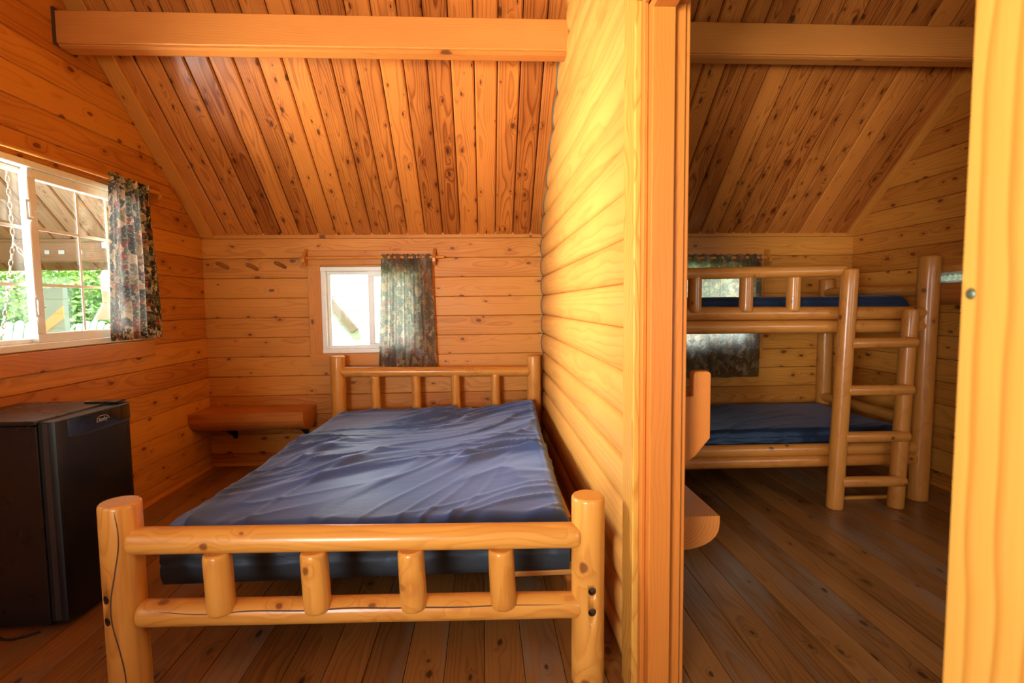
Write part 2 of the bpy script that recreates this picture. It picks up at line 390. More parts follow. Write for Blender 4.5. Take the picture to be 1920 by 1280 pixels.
def plank_prof(W, T, b): return [(.0009, 0), (.0009, T - b), (b, T), (W - b, T), (W - .0009, T - b), (W - .0009, 0)]
def plank_wall(mb, o, ex, en, L, z0, z1, holes, T=.045, bev=.005, step=PLK, zs=None, ranges=None):
    """horizontal planks. o = wall origin at z=0, ex along, en = inward normal. holes: (u0,u1,z0,z1). ranges(zlo,zhi)->(u0,u1)"""
    k = math.floor((z0 - .097) / step)
    ez = V((0, 0, 1)); ex = V(ex); en = V(en)
    while True:
        a, b = seam(k), seam(k + 1); k += 1
        if a >= z1: break
        a, b = max(a, z0), min(b, z1)
        if b - a < .01: continue
        u0, u1 = ranges(a, b) if ranges else (0, L)
        if u1 - u0 < .05: continue
        tone = random.random(); goff = V((random.uniform(-40, 40), random.uniform(-.12, -.03), random.uniform(.03, .10)))
        spans = [(u0, u1, a, b)]
        for h in holes:
            ns = []
            for (p, q, c, d) in spans:
                if h[1] <= p or h[0] >= q or h[3] <= c or h[2] >= d: ns.append((p, q, c, d)); continue
                if h[0] > p: ns.append((p, h[0], c, d))
                if h[1] < q: ns.append((h[1], q, c, d))
                m0, m1 = max(p, h[0]), min(q, h[1])
                if h[2] > c + .004: ns.append((m0, m1, c, h[2]))
                if h[3] < d - .004: ns.append((m0, m1, h[3], d))
            spans = ns
        for (p, q, c, d) in spans:
            mb.prism(plank_prof(d - c, T, bev), V(o) + ez * c - en * T + ex * p, ex, ez, en, q - p, tone=tone, goff=goff + V((p, c - a, 0)))

X_, Y_, Z_ = V((1, 0, 0)), V((0, 1, 0)), V((0, 0, 1))
# ------------------------------------------------------------------ shell
# floor planks run towards the back wall
mb = MB(); x = XL - .05; W = .142
while x < XR + .05:
    y = YF - .1; 
    cuts = [YF - .1] + sorted(random.sample([-.4, .6, 1.25, 2.2, 2.9, 3.6], 1)) + [YB + .05]
    for a, b in zip(cuts, cuts[1:]):
        mb.prism(plank_prof(W, .03, .0022), (x, a, -.03), Y_, X_, Z_, b - a - .001, goff=V((random.uniform(-40, 40), random.uniform(-.1, -.03), random.uniform(.02, .06))))
    x += W
struct(mb.build('floor', 'floor'))
mb = MB(); mb.box((XL - .2, YF - .2, -.14), (XR + .2, YB + .2, -.031)); struct(mb.build('floor_slab', 'outer'))

W1 = (-1.312, -.50, .914, 1.617)     # back window of the bed room (x0,x1,z0,z1)
W2 = (1.46, 2.275, .914, 1.617)      # back window of the bunk room
LW = (1.96, 3.555, 1.095, 2.035)     # left window (y0,y1,z0,z1)
RW = (2.35, 3.52, 1.41, 1.485)       # slot window in the right wall
FD = (-1.75, -.80, 0.0, 2.0)         # front doorway behind the camera
FW = (1.35, 2.55, .95, 1.85)         # front window of the bunk room
RW2 = (.30, 1.50, 1.0, 1.9)          # window of the right wall, beside the camera
SW = (-.75, 1.05, 1.0, 2.0)          # second left window, beside the camera

mb = MB(); plank_wall(mb, (XL, YB, 0), X_, -Y_, XR - XL, 0, ZW + .12, [(W1[0] - XL, W1[1] - XL, W1[2], W1[3]), (W2[0] - XL, W2[1] - XL, W2[2], W2[3])])
def outer_wall(mb, o, ex, L, z1, holes, T, nrm):
    xs = sorted({0, L, *[h[0] for h in holes], *[h[1] for h in holes]})
    for a, b in zip(xs, xs[1:]):
        zs = [0, z1]; gaps = [(h[2], h[3]) for h in holes if h[0] <= a + 1e-6 and h[1] >= b - 1e-6]
        segs = [(0, z1)]
        for g0, g1 in gaps: segs = [s for (p, q) in segs for s in ((p, min(q, g0)), (max(p, g1), q)) if s[1] - s[0] > .01]
        for p, q in segs:
            mb.prism([(0, 0), (q - p, 0), (q - p, T), (0, T)], V(o) + Z_ * p + V(ex) * a, ex, Z_, nrm, b - a)
def gable_back(mb, xw, T, nrm, holes):
    ys = sorted({YF - .1, YR, YB + .1, *[h[0] for h in holes], *[h[1] for h in holes]})
    for a, b in zip(ys, ys[1:]):
        lo = max([ZW] + [h[3] for h in holes if h[0] <= a + 1e-6 and h[1] >= b - 1e-6])
        ta, tb = max(ceil_z(a) + .04, lo), max(ceil_z(b) + .04, lo)
        if ta - lo < .01 and tb - lo < .01: continue
        pts = [(a, lo), (b, lo)] + ([(b, tb)] if tb - lo > .005 else []) + ([(a, ta)] if ta - lo > .005 else [])
        mb.prism(pts, (xw, 0, 0), nrm, Y_, Z_, T)
def gable_range(y_lo=YF, y_hi=YB):
    def f(a, b):
        if a <= ZW: return (0, YB - YF)
        y1 = YB - (a - ZW) / SL + .02; y0 = YR - (ZR - a) / SL - .02
        return (max(y0, YF) - YF, min(y1, YB) - YF)
    return f
outer_wall(mb, (XL - .15, YB + .045, 0), X_, XR - XL + .3, ZW + .1, [(W1[0] - XL + .15, W1[1] - XL + .15, W1[2], W1[3]), (W2[0] - XL + .15, W2[1] - XL + .15, W2[2], W2[3])], .09, Y_)
struct(mb.build('wall_back', 'wall'))
# left wall; its window
mb = MB(); plank_wall(mb, (XL, YF, 0), Y_, X_, YB - YF, 0, ZR - .02, [(LW[0] - YF, LW[1] - YF, LW[2], LW[3]), (SW[0] - YF, SW[1] - YF, SW[2], SW[3])], T=.06, ranges=gable_range())
outer_wall(mb, (XL - .06, YF - .1, 0), Y_, YB - YF + .2, ZW, [(LW[0] - YF + .1, LW[1] - YF + .1, LW[2], LW[3]), (SW[0] - YF + .1, SW[1] - YF + .1, SW[2], SW[3])], .075, -X_)
gable_back(mb, XL - .135, .075, X_, [LW, SW])
struct(mb.build('wall_left', 'wall'))
mb = MB(); plank_wall(mb, (XR, YF, 0), Y_, -X_, YB - YF, 0, ZR - .02, [(RW[0] - YF, RW[1] - YF, RW[2], RW[3]), (RW2[0] - YF, RW2[1] - YF, RW2[2], RW2[3])], T=.06, ranges=gable_range())
outer_wall(mb, (XR + .06, YF - .1, 0), Y_, YB - YF + .2, ZW, [(RW[0] - YF + .1, RW[1] - YF + .1, RW[2], RW[3]), (RW2[0] - YF + .1, RW2[1] - YF + .1, RW2[2], RW2[3])], .05, X_)
gable_back(mb, XR + .06, .05, X_, [RW2])
struct(mb.build('wall_right', 'wall'))
mb = MB(); plank_wall(mb, (XL, YF, 0), X_, Y_, XR - XL, 0, ceil_z(YF) + .1, [(FD[0] - XL, FD[1] - XL, FD[2] - .05, FD[3]), (FW[0] - XL, FW[1] - XL, FW[2], FW[3])], T=.06)
struct(mb.build('wall_front', 'wall'))
# partition of stacked logs between the two rooms, with the doorway
DY0, DY1, DZ = .455, 1.640, 2.215     # doorway in the partition
def log_prof(h, bl=.031, br=.031):
    pr = []
    LT = (0, .025, .09, .2, .35, .5, .65, .8, .91, .975, 1)
    for t in LT: pr.append((PX0 - bl * (1 - abs(2 * t - 1) ** 2.6) ** .50 if 0 < t < 1 else PX0, h * t))
    for t in LT[::-1]: pr.append((PX1 + br * (1 - abs(2 * t - 1) ** 2.6) ** .50 if 0 < t < 1 else PX1, h * t))
    return pr
mb = MB(); k = -1
while True:
    a = max(seam(k), 0); b = seam(k + 1); k += 1
    if a >= ZR - .03: break
    if b - a < .02: continue
    ymax = YB if a <= ZW else YB - (a - ZW) / SL + .02
    ymin = YF if a <= ceil_z(YF) else YR - (ZR - a) / SL - .02
    tone = random.random(); go = V((random.uniform(-40, 40), -(PX0 + PX1) / 2 + random.uniform(-.02, .02), -(b - a) / 2 + random.uniform(-.05, .05)))
    pr = log_prof(b - a)
    if a >= DZ - .02: parts = [(ymin, ymax)]
    else: parts = [(ymin, DY0), (DY1, ymax)]
    for p, q in parts:
        if q - p > .05: mb.prism(pr, (0, p, a), Y_, X_, Z_, q - p, tone=tone, goff=go + V((p, 0, 0)), smooth=True, segs=3)
o = mb.build('wall_middle', 'log'); struct(o)
md = o.modifiers.new('e', 'EDGE_SPLIT'); md.split_angle = math.radians(50)
# grey caulk bead that follows the log ends on the back wall and ceiling
mb = MB(); bead = []
k = 0
for k in range(0, 11):
    a, b = seam(k), seam(k + 1)
    for x_, z_ in log_prof(b - a)[:10]: bead.append((x_ - .002, YB - .004, a + z_))
mb.tube(bead, .0052, 6); struct(mb.build('trim_1', 'caulk'))
mb = MB(); bead = []
for k in range(11, 17):
    a, b = seam(k), seam(k + 1)
    for x_, z_ in log_prof(b - a)[:10]:
        z = a + z_; bead.append((x_ - .002, YB - (z - ZW) / SL - .008, z))
mb.tube(bead, .0055, 6); struct(mb.build('trim_2', 'caulk'))

# ceiling planks follow the slope up to the ridge and down the other side
def ceiling(name, x0, x1, mat, ylo_b=YB + .02, ylo_f=YF - .05, b0=-.463, both=True):
    mb = MB(); CW = .143; T = .035; nrm = V((0, SL, 1)).normalized(); run = V((0, -1, SL)).normalized()
    k = math.floor((x0 - b0) / CW)
    while b0 + CW * k < x1:
        a, b = max(b0 + CW * k, x0), min(b0 + CW * (k + 1), x1); k += 1
        if b - a < .01: continue
        L = (ylo_b - YR) / run.y * -1
        tone = random.random()
        # profile along x (ea), depth along -normal (eb): visible face towards the room
        w = b - a; bev = .009; gp = .0028
        pr = [(gp, T), (gp, bev), (bev + gp, 0), (w - bev - gp, 0), (w - gp, bev), (w - gp, T)]
        mb.prism(pr, (a, ylo_b, ceil_z(YB) - SL * (ylo_b - YB)), run, X_, nrm, L, tone=tone, goff=V((random.uniform(-40, 40), random.uniform(-.11, -.03), random.uniform(.02, .09))))
        if both:
            n2 = V((0, -SL, 1)).normalized(); r2 = V((0, -1, -SL)).normalized()
            mb.prism(pr, (a, YR, ZR), r2, X_, n2, (YR - ylo_f) / -r2.y, tone=random.random(), goff=V((random.uniform(-40, 40), random.uniform(-.11, -.03), random.uniform(.02, .09))))
    return struct(mb.build(name, mat))
ceiling('ceiling', XL - .1, XR + .1, 'ceil')
ceiling('porch_ceiling', -6.2, XL - .14, 'porch', ylo_b=4.66, b0=-2.38 - .143 * 30)
mb = MB()
for sgn in (1, -1):
    y_e = 4.68 if sgn > 0 else -1.82
    nrm = V((0, SL * sgn, 1)).normalized(); run = V((0, -sgn, SL)).normalized()
    mb.prism([(0, .24), (0, .05), (9.8, .05), (9.8, .24)], (-6.3, y_e, ZR - SL * abs(y_e - YR)), run, X_, nrm, abs(y_e - YR) / abs(run.y))
struct(mb.build('roof', 'roof'))

# trim where walls meet ceiling: sloped boards on both gable walls
def rafter_trim(name, x0, x1):
    mb = MB(); run = V((0, -1, SL)).normalized(); nrm = V((0, SL, 1)).normalized()
    w = x1 - x0
    mb.prism([(0, 0), (w, 0), (w, -.022), (w - .004, -.026), (.004, -.026), (0, -.022)], (x0, YB, ZW), run, X_, nrm, (YB - YR) / -run.y)
    return struct(mb.build(name, 'trim'))
rafter_trim('trim_3', XL, XL + .105); rafter_trim('trim_4', XR - .062, XR)
for nm, a, b in (('shade_strip_1', XL + .06, PX0 - .03), ('shade_strip_2', PX1 + .03, XR - .06)):  # strips added where the ceiling's shadow bands the top of the back wall
    mb = MB(); mb.box((a, YB - .007, ZW - .030), (b, YB, ZW - .004), 0, .004); struct(mb.build(nm, 'trim'))
def quarter(mb, o, ex, en, L, r=.022):
    pr = [(0, 0)] + [(r * math.cos(t * PI / 10), r * math.sin(t * PI / 10)) for t in range(6)]
    mb.prism(pr, o, ex, en, Z_, L, smooth=False)
for nm, o_, ex, en, L in (('baseboard_back', (XL, YB, 0), X_, -Y_, PX0 - XL - .03), ('baseboard_left', (XL, YF, 0), Y_, X_, YB - YF), ('baseboard_right', (XR, YF, 0), Y_, -X_, YB - YF)):
    mb = MB(); quarter(mb, o_, ex, en, L); struct(mb.build(nm, 'trim'))

# beams across each room
for nm, xa, xb, lab in (('ceiling_beam', XL + .012, PX0 - .02, 'squared orange timber beam crossing the ceiling above the double bed'), ('ceiling_beam', PX1 + .02, XR - .005, 'squared timber beam crossing the dark ceiling of the bunk room')):
    t = thing(nm, lab, 'beam', ((xa + xb) / 2, 3.07, 2.70))
    mb = MB(); mb.box((xa, 3.0, 2.70), (xb, 3.135, 2.868), 0, .005, goff=V((random.uniform(-9, 9), .05, .08))); mb.build('timber', 'beam', t)
    mb = MB(); mb.prism([(0, 0), (.105, 0), (.105, .008), (.085, .014), (.02, .014), (0, .008)], (xa, 3.012, 2.699), X_, Y_, -Z_, xb - xa); mb.build('bottom_moulding', 'beam', t)
# dark strip painted in for the shadow gap between beam end and wall
mb = MB(); mb.box((XL, 2.99, 2.69), (XL + .011, 3.145, 2.88), 2, 0); struct(mb.build('beam_gap_shadow', 'crack'))

# ------------------------------------------------------------------ doorway frame in the partition
d = bpy.data.objects.new('door_1', None); COL.objects.link(d); d.location = (.55, 1.05, 0); OFF[d] = V(d.location); struct(d)
CY = 1.607     # inner edge of the far casing
mb = MB(); mb.box((.465, CY, 0), (.488, CY + .122, DZ + .10), 2, .004, goff=V((3.3, .06, .03))); mb.build('casing', 'casing', d)
mb = MB(); mb.box((.465, .370, 0), (.488, .494, DZ + .10), 2, .006, goff=V((7.55, -.062, .012))); c2 = mb.build('casing', 'casing', d)
mb = MB(); mb.box((.465, .495, 2.195), (.488, CY - .001, DZ + .10), 1, .004); mb.build('head_casing', 'casing', d)
# stepped jamb on the far side and head
def jamb(parts, mb, far=True):
    for (x0, x1, y0, y1, z1) in parts: mb.box((x0, y0, 0), (x1, y1, z1), 2, .0025)
mb = MB(); jamb([(.485, .4985, 1.580, 1.640, 2.195)], mb); mb.build('jamb_edge', 'jamb', d)
mb = MB(); jamb([(.4985, .566, 1.543, 1.640, 2.17)], mb); mb.build('door_stop', 'jamb', d)
mb = MB(); jamb([(.566, .612, 1.583, 1.640, 2.195)], mb); mb.build('jamb', 'jamb', d)
mb = MB(); mb.box((.609, 1.60, 0), (.632, 1.71, DZ + .1), 2, .003); mb.build('rear_casing', 'jamb', d)
mb = MB(); mb.box((.485, .50, 2.175), (.4985, 1.58, 2.215), 1, .002); mb.build('head_jamb', 'jamb', d)
mb = MB(); mb.box((.4985, .50, 2.145), (.566, 1.543, 2.215), 1, .002); mb.build('head_stop', 'jamb', d)
mb = MB(); mb.box((.566, .50, 2.175), (.612, 1.58, 2.215), 1, .002); mb.build('head_jamb', 'jamb', d)
mb = MB(); mb.box((.488, .455, 0), (.612, .480, 2.195), 2, .003); mb.build('jamb', 'jamb', d)
mb = MB(); mb.lathe([(.0001, 0), (.0045, 0), (.0055, .001), (.004, .0022), (.0001, .0026)], (.465, .478, 1.305), (-1, 0, 0), 16); s_ = mb.build('screw_head', 'screw', d)
s_['label'] = 'greenish screw head in the near door casing'

# ------------------------------------------------------------------ windows
def frame_box(mb, plane, u0, u1, z0, z1, n0, n1, w, bev=.004):
    """rectangular frame; plane 'x': u is x and n is y; plane 'y': u is y and n is x"""
    def bx(ua, ub, za, zb, ax):
        if plane == 'x': mb.box((ua, n0, za), (ub, n1, zb), ax, bev)
        else: mb.box((n0, ua, za), (n1, ub, zb), ax, bev)
    ua = 0 if plane == 'x' else 1
    bx(u0, u1, z0, z0 + w, ua); bx(u0, u1, z1 - w, z1, ua)
    bx(u0, u0 + w, z0 + w, z1 - w, 2); bx(u1 - w, u1, z0 + w, z1 - w, 2)
def bar(mb, plane, u0, u1, z0, z1, n0, n1, bev=.001, ax=2):
    if plane == 'x': mb.box((u0, n0, z0), (u1, n1, z1), ax if ax == 2 else 0, bev)
    else: mb.box((n0, u0, z0), (n1, u1, z1), ax if ax == 2 else 1, bev)
def window(name, plane, u0, u1, z0, z1, nin, sgn, um, hb=(), vb1=(), vb2=(), fw=.032, sw=.045, locks=()):
    """slider window. nin = inner face coordinate, sgn = outward direction along n, um = (left,right) of meeting stile"""
    loc = ((u0 + u1) / 2, nin, z0) if plane == 'x' else (nin, (u0 + u1) / 2, z0)
    w = bpy.data.objects.new(name, None); COL.objects.link(w); w.location = loc; OFF[w] = V(loc); struct(w)
    rng = lambda a, b: tuple(sorted((nin + sgn * a, nin + sgn * b)))
    mb = MB(); frame_box(mb, plane, u0, u1, z0, z1, *rng(-.012, .085), fw); mb.build('frame', 'vinyl', w)
    for (a, b, dep, vb, s_) in ((u0 + fw, um[1] - .012, (.040, .070), vb1, .026), (um[0], u1 - fw, (.004, .036), vb2, sw)):
        mb = MB(); frame_box(mb, plane, a, b, z0 + fw - .002, z1 - fw + .002, *rng(*dep), s_); sash = mb.build('sash', 'vinyl', w)
        mid = (dep[0] + dep[1]) / 2
        mb = MB(); bar(mb, plane, a + s_ - .004, b - s_ + .004, z0 + fw + s_ - .006, z1 - fw - s_ + .006, *rng(mid - .002, mid + .002), bev=0); mb.build('pane', 'glass', sash)
        if hb or vb:
            mb = MB()
            for h in hb: bar(mb, plane, a + s_, b - s_, h - .008, h + .008, *rng(mid - .006, mid - .0025), ax=0)
            for v in vb: bar(mb, plane, v - .008, v + .008, z0 + fw + s_, z1 - fw - s_, *rng(mid - .0063, mid - .0028))
            mb.build('muntin_grid', 'vinyl', sash)
    for (lu, lz) in locks:
        mb = MB()
        lo = rng(-.006, .004)
        bar(mb, plane, lu - .014, lu + .014, lz - .05, lz + .05, *rng(-.010, .004), bev=.004)
        bar(mb, plane, lu - .011, lu + .011, lz - .036, lz + .036, *rng(-.024, -.009), bev=.005)
        bar(mb, plane, lu + .010, lu + .040, lz - .004, lz + .004, *rng(-.016, -.009), bev=.002, ax=0)
        mb.build('latch', 'vinyl', w)
    return w
window('window_1', 'x', *W1[:2], *W1[2:], YB, 1, (-.936, -.888), fw=.036)
window('window_2', 'x', *W2[:2], *W2[2:], YB, 1, (1.84, 1.89), fw=.036)
window('window_3', 'y', *LW[:2], *LW[2:], XL, -1, (2.772, 2.835), hb=(1.708, 1.423), vb1=(2.49, 2.26), vb2=(3.100, 3.325), fw=.035, sw=.05, locks=((2.755, 1.79), (2.765, 1.31)))
window('window_4', 'y', *RW[:2], *RW[2:], XR, 1, (2.9, 2.93), fw=.008, sw=.008)
window('window_5', 'y', *SW[:2], *SW[2:], XL, -1, (.13, .18), hb=(1.68, 1.35), fw=.035)
window('window_6', 'x', *FW[:2], *FW[2:], YF, -1, (1.92, 1.97), fw=.036)
window('window_7', 'y', *RW2[:2], *RW2[2:], XR, 1, (.87, .92), fw=.035)
# wooden casings round the windows
def casing_x(name, W, cl=.100, sill=.102, head=.115, T=.019):
    mb = MB(); x0, x1, z0, z1 = W; y0, y1 = YB - T, YB
    mb.box((x0 - cl, y0, z0 - .002), (x0, y1, z1 + .014), 2, .003); mb.box((x1, y0, z0 - .002), (x1 + cl, y1, z1 + .014), 2, .003)
    mb.box((x0 - cl, y0 - .002, z0 - sill), (x1 + cl, y1, z0 - .002), 0, .003); mb.box((x0 - cl, y0 - .002, z1 + .014), (x1 + cl, y1, z1 + .014 + head), 0, .003)
    return struct(mb.build(name, 'trim'))
casing_x('trim_8', W1); casing_x('trim_9', W2)
mb = MB()
mb.box((XL, LW[0] - .11, LW[2] - .112), (XL + .019, 3.667, LW[2] - .006), 1, .003)
mb.box((XL, LW[1] + .002, LW[2] - .006), (XL + .018, 3.667, LW[3] + .04), 2, .003)
struct(mb.build('trim_10', 'trim'))
mb = MB(); mb.box((XR - .018, RW[0], RW[3]), (XR, RW[1] + .06, RW[3] + .045), 1, .003); struct(mb.build('trim_11', 'trim'))

# ------------------------------------------------------------------ curtain rods and curtains
def rod_thing(label, p0, p1, brs, r=.0125):
    t = thing('curtain_rod', label, 'curtain rod', p0)
    mb = MB(); mb.log(p0, p1, r, seg=12, irr=.0, end0='cut', end1='cut', tone=.2); mb.build('dowel', 'trim', t)
    for pr, o_, ex, ea, eb, L in brs:
        mb = MB(); mb.prism(pr, o_, ex, ea, eb, L); mb.build('bracket', 'trim', t)
    return t
def shield(h=.085, d=.085):
    pr = [(0, 0)]
    for i in range(9):
        a = -PI / 2 + PI * i / 8; pr.append((d - h / 2 * .9 + h / 2 * .9 * math.cos(a), h / 2 + h / 2 * math.sin(a)))
    pr.append((0, h)); return pr
RZ1 = 1.685
tri = [(0, -.01), (.055, -.015), (.090, .012), (.092, .040), (0, .125)]
rod_thing('pale wooden curtain rod over the bright window behind the double bed', (-1.455, YB - .062, RZ1), (-.305, YB - .062, RZ1),
          [(tri, (-1.425, YB - .019, RZ1 - .05), X_, -Y_, Z_, .022), (tri, (-.40, YB - .019, RZ1 - .05), X_, -Y_, Z_, .022)])
rod_thing('wooden curtain rod on the bunk room back wall above the bunk guard rail', (1.34, YB - .062, RZ1 - .02), (2.50, YB - .062, RZ1 - .02),
          [(tri, (1.37, YB - .019, RZ1 - .07), X_, -Y_, Z_, .022), (tri, (2.372, YB - .019, RZ1 - .07), X_, -Y_, Z_, .022)])
LRZ = 2.055
rod_thing('long wooden curtain rod along the top of the left window', (XL + .06, 1.72, LRZ - .01), (XL + .06, 3.86, LRZ + .018),
          [(shield(.105, .075), (XL, 3.735, LRZ - .038), Y_, X_, Z_, .022), (shield(), (XL, 1.78, LRZ - .05), Y_, X_, Z_, .022)])

def curtain(label, plane, u_top, u_bot, z_rod, z_bot, n, amp_t, amp_b, folds, uw, seed, head=.022, sgn=1, mat='curtain_sheer'):
    """gathered curtain; u_top/u_bot = (start,end) along the wall; n = plane coordinate, sgn into the room; uw = flat cloth width"""
    rnd = random.Random(seed); nu, nz = folds * 14, 60
    ph = [rnd.uniform(0, 6.28) for _ in range(6)]
    P, G = [], []
    zt = z_rod + head
    for i in range(nz + 1):
        t = i / nz
        # denser rows near the heading
        z = zt + (z_bot - zt) * (t ** 1.35)
        tt = (zt - z) / (zt - z_bot); rp, rg = [], []
        for j in range(nu + 1):
            s = j / nu
            su = s + .010 * math.sin(s * 23 + ph[0])
            u = (u_top[0] + (u_top[1] - u_top[0]) * su) * (1 - tt) + (u_bot[0] + (u_bot[1] - u_bot[0]) * su) * tt
            a = amp_t + (amp_b - amp_t) * min(1, tt * 1.6)
            f = math.sin(s * folds * 2 * PI + ph[1] + .9 * math.sin(s * 9 + ph[2])) * (.62 + .38 * math.sin(s * 7.3 + ph[3]))
            f += .35 * math.sin(s * folds * 4.1 * PI + ph[4]) * (1 - tt)
            drift = .006 * math.sin(tt * 5 + s * 11)
            dist = abs(z - z_rod)
            pin = 1.0
            off = a * f + drift * tt
            if dist < .02: off = off * .55 + .012 * (1 if f > 0 else -.2)
            zz = z + (.007 * math.sin(s * folds * 9 + ph[5]) + .006 * noise.noise(V((s * 60, seed, 1)))) * max(0, 1 - tt * 25) + .006 * noise.noise(V((s * 9, seed, tt * 2))) * tt
            nn = n + sgn * (off + .004)
            rp.append(V((u, nn, zz)) if plane == 'x' else V((nn, u, zz)))
            rg.append(V((s * uw + seed * 1.7, z * 1.0 + seed * .37, 0)))
        P.append(rp); G.append(rg)
    mb = MB(); mb.grid(P, G, .5, False, True)
    o = mb.build('curtain', mat)
    return tag(o, label, 'curtain')
curtain('short gathered woodland print curtain at the left window above the fridge', 'y', (3.243, 3.605), (3.186, 3.668), LRZ + .012, 1.108, XL + .068, .016, .028, 6, .95, 3, sgn=1, mat='curtain_thick')
curtain('backlit woodland print curtain hanging behind the double bed headboard', 'x', (-.808, -.412), (-.852, -.385), RZ1, .775, YB - .07, .016, .026, 7, .9, 5, sgn=-1)
curtain('woodland print curtain behind the bunk bed in the other room', 'x', (1.40, 2.335), (1.38, 2.325), RZ1 - .02, .665, YB - .07, .008, .010, 9, 1.25, 8, sgn=-1, head=.026)
curtain('thin pleated curtain glowing in the slot window of the bunk room right wall', 'y', (2.36, 3.51), (2.36, 3.51), RW[3] - .002, RW[2] + .002, XR + .03, .006, .006, 34, 1.6, 11, sgn=-1, head=0.0)

# ------------------------------------------------------------------ log double bed
bed = thing('log_bed', 'peeled log double bed with spindle headboard and footboard', 'bed', (-.40, 3.0, 0))
def post(p, zt, r, parent, name, crack=None, lean=(0, 0), mat='bed', label=None):
    mb = MB(); mb.log((p[0] - lean[0], p[1] - lean[1], 0), (p[0], p[1], zt), r * 1.02, r, 24, irr=.022, crack=crack)
    o = mb.build(name, [M[mat], M['crack']], parent)
    if label: o['label'] = label
    return o
YFT, YHD = 1.715, 4.215
# footboard posts; cracked left one, bored holes in both
pl = post((-1.176, YFT), .682, .0595, bed, 'foot_post', crack=(PI * .56, .02, .668, .5))
pr_ = post((.343, YFT), .656, .0555, bed, 'foot_post')
drill(pl, [((-1.200, YFT - .054, .384), (-.3, -1, 0)), ((-1.200, YFT - .054, .312), (-.3, -1, 0))], .0135, .022)
drill(pr_, [((.347, YFT - .056, .348), (.05, -1, 0)), ((.347, YFT - .056, .276), (.05, -1, 0))], .0135, .022)
post((-1.160, YHD), .905, .058, bed, 'head_post'); post((.402, YHD), .885, .056, bed, 'head_post')
def rail(p0, p1, r, parent, name='rail', e='dome', crack=None, mat='bed', irr=.025, bend=0.0):
    mb = MB(); mb.log(p0, p1, r, r * .98, 22, e, e, irr=irr, crack=crack, bend=bend)
    return mb.build(name, [M[mat], M['crack']], parent)
rail((-1.140, YFT - .012, .556), (.310, YFT - .012, .524), .0425, bed, 'foot_rail')
rail((-1.128, YFT - .005, .309), (.315, YFT - .005, .277), .0430, bed, 'foot_rail', crack=(-.52, .06, 1.38, .35))
rail((-1.130, YHD - .01, .778), (.365, YHD - .01, .757), .042, bed, 'head_rail')
rail((-1.130, YHD, .36), (.365, YHD, .34), .042, bed, 'head_rail')
for i, px in enumerate((-.868, -.562, -.250, .046)):
    zl = .309 - (px + 1.128) * .022; mb = MB(); mb.log((px + .008, YFT - .028, zl + .012), (px, YFT - .026, zl + .212), .0435, .0435, 20, 'dome', 'dome', irr=.02); mb.build('foot_spindle', ['bed', 'crack'], bed)
for i, px in enumerate((702, 778, 852, 928)):
    x_ = -1.130 + (px - 640) / 345 * 1.46
    mb = MB(); mb.log((x_ + .005, YHD - .015, .37), (x_, YHD - .015, .745), .0375, .036, 18, 'dome', 'dome', irr=.02); mb.build('head_spindle', ['bed', 'crack'], bed)
for x_ in (-1.165, .360):
    mb = MB(); mb.box((x_ - .02, YFT + .55, .225), (x_ + .02, YHD - .03, .35), 1, .004); mb.build('side_board', 'slat', bed)
mb = MB(); mb.box((.06, YFT + .235, .252), (.350, YFT + .305, .272), 0, .003); mb.build('slat', 'slat', bed)
for i in range(8):
    y_ = YFT + .45 + i * .262
    mb = MB(); mb.box((-1.142, y_, .252), (.338, y_ + .09, .270), 0, .003); mb.build('slat', 'slat', bed)
mb = MB(); mb.box((.303, YFT + .20, .170), (.338, YHD - .1, .251), 1, .003); mb.build('slat_ledge', 'slat', bed)
mb = MB(); mb.box((-1.142, YFT + .45, .170), (-1.107, YHD - .1, .251), 1, .003); mb.build('slat_ledge', 'slat', bed)

